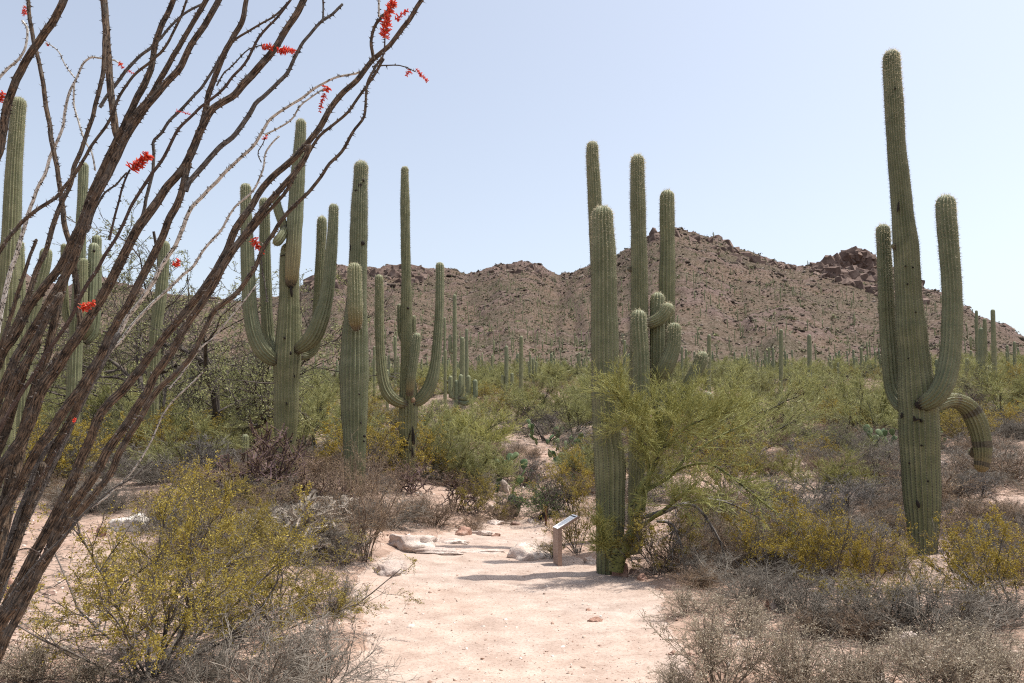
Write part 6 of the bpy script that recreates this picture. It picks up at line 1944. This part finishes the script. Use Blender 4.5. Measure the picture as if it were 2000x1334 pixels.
# ------------------------------------------------------------------ nest holes and scars on the big saguaros
def scars():
    m, nt, b = new_mat('dark_callus')
    nt.links.new(ramp(nt, noise(nt, 40, objco(nt), 3), [(.35, (.008, .007, .006)), (.7, (.05, .038, .028))]), b.inputs['Base Color'])
    m2, nt2, b2 = new_mat('tan_callus')
    nt2.links.new(ramp(nt2, noise(nt2, 40, objco(nt2), 3), [(.35, (.16, .10, .06)), (.7, (.42, .29, .19))]), b2.inputs['Base Color'])
    V, F = ICO[2]
    V0 = V + V * (fbm(V[:, 0] * 3, V[:, 1] * 3 + V[:, 2] * 4, 3, 3) * .35)[:, None]
    md = mk_mesh('callus', V0, tris=F, mats=[m], smooth=True); mt = mk_mesh('tan_callus', V0, tris=F, mats=[m2], smooth=True)
    sag = [o for o in bpy.data.objects if o.name.startswith('saguaro') and o.parent is None and o.type == 'EMPTY']
    def put_scar(key, u, v, w, h, Y, hw, tan=False, name='scar'):
        root = next(o for o in sag if key in o.get('label', ''))
        r = pxr(hw, v, Y)
        p = P(u, v, Y - r * .93)
        o = link(name, mt if tan else md, root)
        o.location = Vector(p) - root.location
        o.scale = (pxr(w / 2, v, Y), .022, pxr(h / 2, v, Y)); o.rotation_euler = (0, (u * 7 % 10 - 5) * .06, 0)
    T = 'tallest saguaro on the right'
    for q in ((1793, 985, 7, 16, 35), (1797, 792, 20, 15, 36), (1790, 820, 14, 4, 36), (1786, 817, 4, 9, 36), (1799, 822, 4, 7, 36), (1761, 812, 4, 12, 10), (1778, 456, 4, 5, 15), (1754, 405, 2.5, 22, 16), (1783, 523, 3, 5, 20),
              (1772, 555, 2.5, 3, 24), (1768, 520, 2.5, 3, 20), (1788, 610, 2.5, 3, 24), (1774, 700, 2.5, 3, 28), (1748, 174, 3, 4, 15), (1800, 870, 3, 4, 36), (1776, 905, 3, 5, 32), (1812, 940, 3, 6, 33)):
        put_scar(T, q[0], q[1], q[2], q[3], 10.3, q[4])
    L1 = 'candelabra saguaro'
    for q in ((568, 690, 4, 8, 25), (556, 660, 4, 6, 22), (560, 788, 3, 6, 24), (555, 845, 4, 8, 20), (568, 862, 6, 6, 18), (548, 862, 4, 5, 18), (575, 735, 3, 6, 20), (553, 499, 12, 3, 10), (569, 570, 5, 22, 18), (567, 560, 14, 4, 15)):
        put_scar(L1, q[0], q[1], q[2], q[3], 16.95, q[4])
    L2 = 'bottle-shaped'
    for q in ((703, 362, 9, 8, 13), (696, 372, 7, 4, 14), (710, 352, 4, 8, 12), (709, 475, 8, 9, 15), (685, 484, 4, 12, 10), (712, 852, 6, 6, 20), (711, 862, 5, 4, 20), (683, 822, 3, 5, 22), (705, 826, 3, 5, 24), (702, 770, 3, 4, 26)):
        put_scar(L2, q[0], q[1], q[2], q[3], 16.5, q[4])
    L3 = 'slender saguaro'
    put_scar(L3, 797, 602, 5, 5, 19, 11, name='nest_hole'); put_scar(L3, 807, 782, 9, 10, 18.95, 16, True); put_scar(L3, 809, 790, 4, 5, 18.9, 16)
    for q in ((806, 850, 8, 40, 13), (803, 880, 9, 30, 12), (790, 870, 2.5, 30, 15), (797, 860, 2.5, 34, 16)):
        put_scar(L3, q[0], q[1], q[2], q[3], 19, q[4])
    put_scar('four close upright arms', 184, 490, 6, 5, 19.6, 9, name='nest_hole')
scars()

# ------------------------------------------------------------------ trail sign and stake
def sign():
    import bmesh
    base = hit(1094, 1108)
    Y = base[1]
    px = Y / FPX
    root = empty('trail_sign', base, 'low tan trail sign, slanted white panel on a square post beside the trail', 'sign')
    m, nt, b = new_mat('tan_painted_metal')
    c = ramp(nt, noise(nt, 18, objco(nt), 4), [(.3, (.27, .185, .145)), (.7, (.34, .24, .19))])
    nt.links.new(c, b.inputs['Base Color']); b.inputs['Roughness'].default_value = .5
    m2, nt2, b2 = new_mat('white_sign_face')
    c = ramp(nt2, noise(nt2, 60, objco(nt2), 3), [(.3, (.80, .80, .79)), (.7, (.86, .86, .85))])
    nt2.links.new(c, b2.inputs['Base Color']); b2.inputs['Roughness'].default_value = .75
    m3, nt3, b3 = new_mat('black_print'); b3.inputs['Base Color'].default_value = (.015, .016, .02, 1)
    def prism(name, pts, y0, y1, mat, parent, bev=.003):
        bm = bmesh.new()
        a = [bm.verts.new((x, y0, z)) for x, z in pts]; c = [bm.verts.new((x, y1, z)) for x, z in pts]
        bm.faces.new(a); bm.faces.new(c[::-1])
        n = len(pts)
        for i in range(n): bm.faces.new((a[i], c[i], c[(i + 1) % n], a[(i + 1) % n]))
        bmesh.ops.recalc_face_normals(bm, faces=bm.faces)
        if bev: bmesh.ops.bevel(bm, geom=bm.edges[:], offset=bev, segments=2, affect='EDGES', profile=.5)
        me = bpy.data.meshes.new(name); bm.to_mesh(me); bm.free(); me.materials.append(mat)
        return link(name, me, parent)
    w = .029
    hP = 71 * px
    d = .25
    sl = math.tan(math.radians(30))
    # square post, cut on the slant of the panel
    post = prism('post', [(-w, -.1), (w, -.1), (w, hP + 2 * w * sl - .003), (-w, hP - .003)], 0, d, m, root)
    L = .27
    x0, z0 = -w - .003, hP
    th = .03
    c30, s30 = math.cos(math.radians(30)), math.sin(math.radians(30))
    box = prism('panel', [(x0, z0), (x0 + L * 1.08, z0 + L * 1.08 * sl), (x0 + L * 1.08 + th * s30, z0 + L * 1.08 * sl - th * c30), (x0 + 2 * w + .01, z0 + 2 * w * sl - th * 1.05)], -.004, d + .004, m, root)
    # face plate lies proud of the slanted top
    nx, nz = -s30, c30
    def strip(t0, t1, h, y0, y1, mat, name, parent, bev=.0):
        p = [(x0 + t0 * c30 + nx * h0, z0 + t0 * s30 + nz * h0) for h0 in (h[0], h[1])] + [(x0 + t1 * c30 + nx * h0, z0 + t1 * s30 + nz * h0) for h0 in (h[1], h[0])]
        return prism(name, p, y0, y1, mat, parent, bev)
    Lp = L * 1.08 / c30
    face = strip(.004, Lp - .004, (.001, .005), .002, d - .002, m2, 'sign_face', box)
    strip(Lp * .865, Lp * .915, (.0055, .0075), .012, d - .012, m3, 'printed_heading', box)
    for k, t in enumerate((.76, .64, .52, .40)):
        strip(Lp * t, Lp * (t + .008), (.0055, .0068), .02, d - .02 - (.02 if k % 3 == 2 else 0), M_GREYP, 'printed_line', box)
    strip(Lp * .07, Lp * .10, (.0055, .0075), .03, d - .03, M_GREYP, 'printed_line', box)
    root.rotation_euler = (0, 0, math.radians(12))
M_GREYP = new_mat('grey_print')[0]
M_GREYP.node_tree.nodes['Principled BSDF'].inputs['Base Color'].default_value = (.74, .75, .75, 1)
sign()

def stake():
    p = hit(1066, 1027)
    w = Wood(90)
    h = 38 * p[1] / FPX
    w.limb(np.array([(0, 0, -.08), (.004, 0, h * .5), (-.004, 0, h)]), np.array([.022, .02, .02]))
    m, nt, b = new_mat('rusty_brown_stake')
    nt.links.new(ramp(nt, noise(nt, 30, objco(nt), 4), [(.3, (.05, .018, .012)), (.7, (.12, .045, .03))]), b.inputs['Base Color'])
    e = link('trail_stake', w.mesh('trail_stake', m, 8)); e.location = p
    tag(e, 'thin rusty brown stake standing at the far end of the trail', 'stake')
stake()

for o in [o for o in bpy.data.objects if o.parent is None and o.location.z < -400]:
    for c in list(o.children_recursive) + [o]: bpy.data.objects.remove(c)
if HAZE: build_haze()
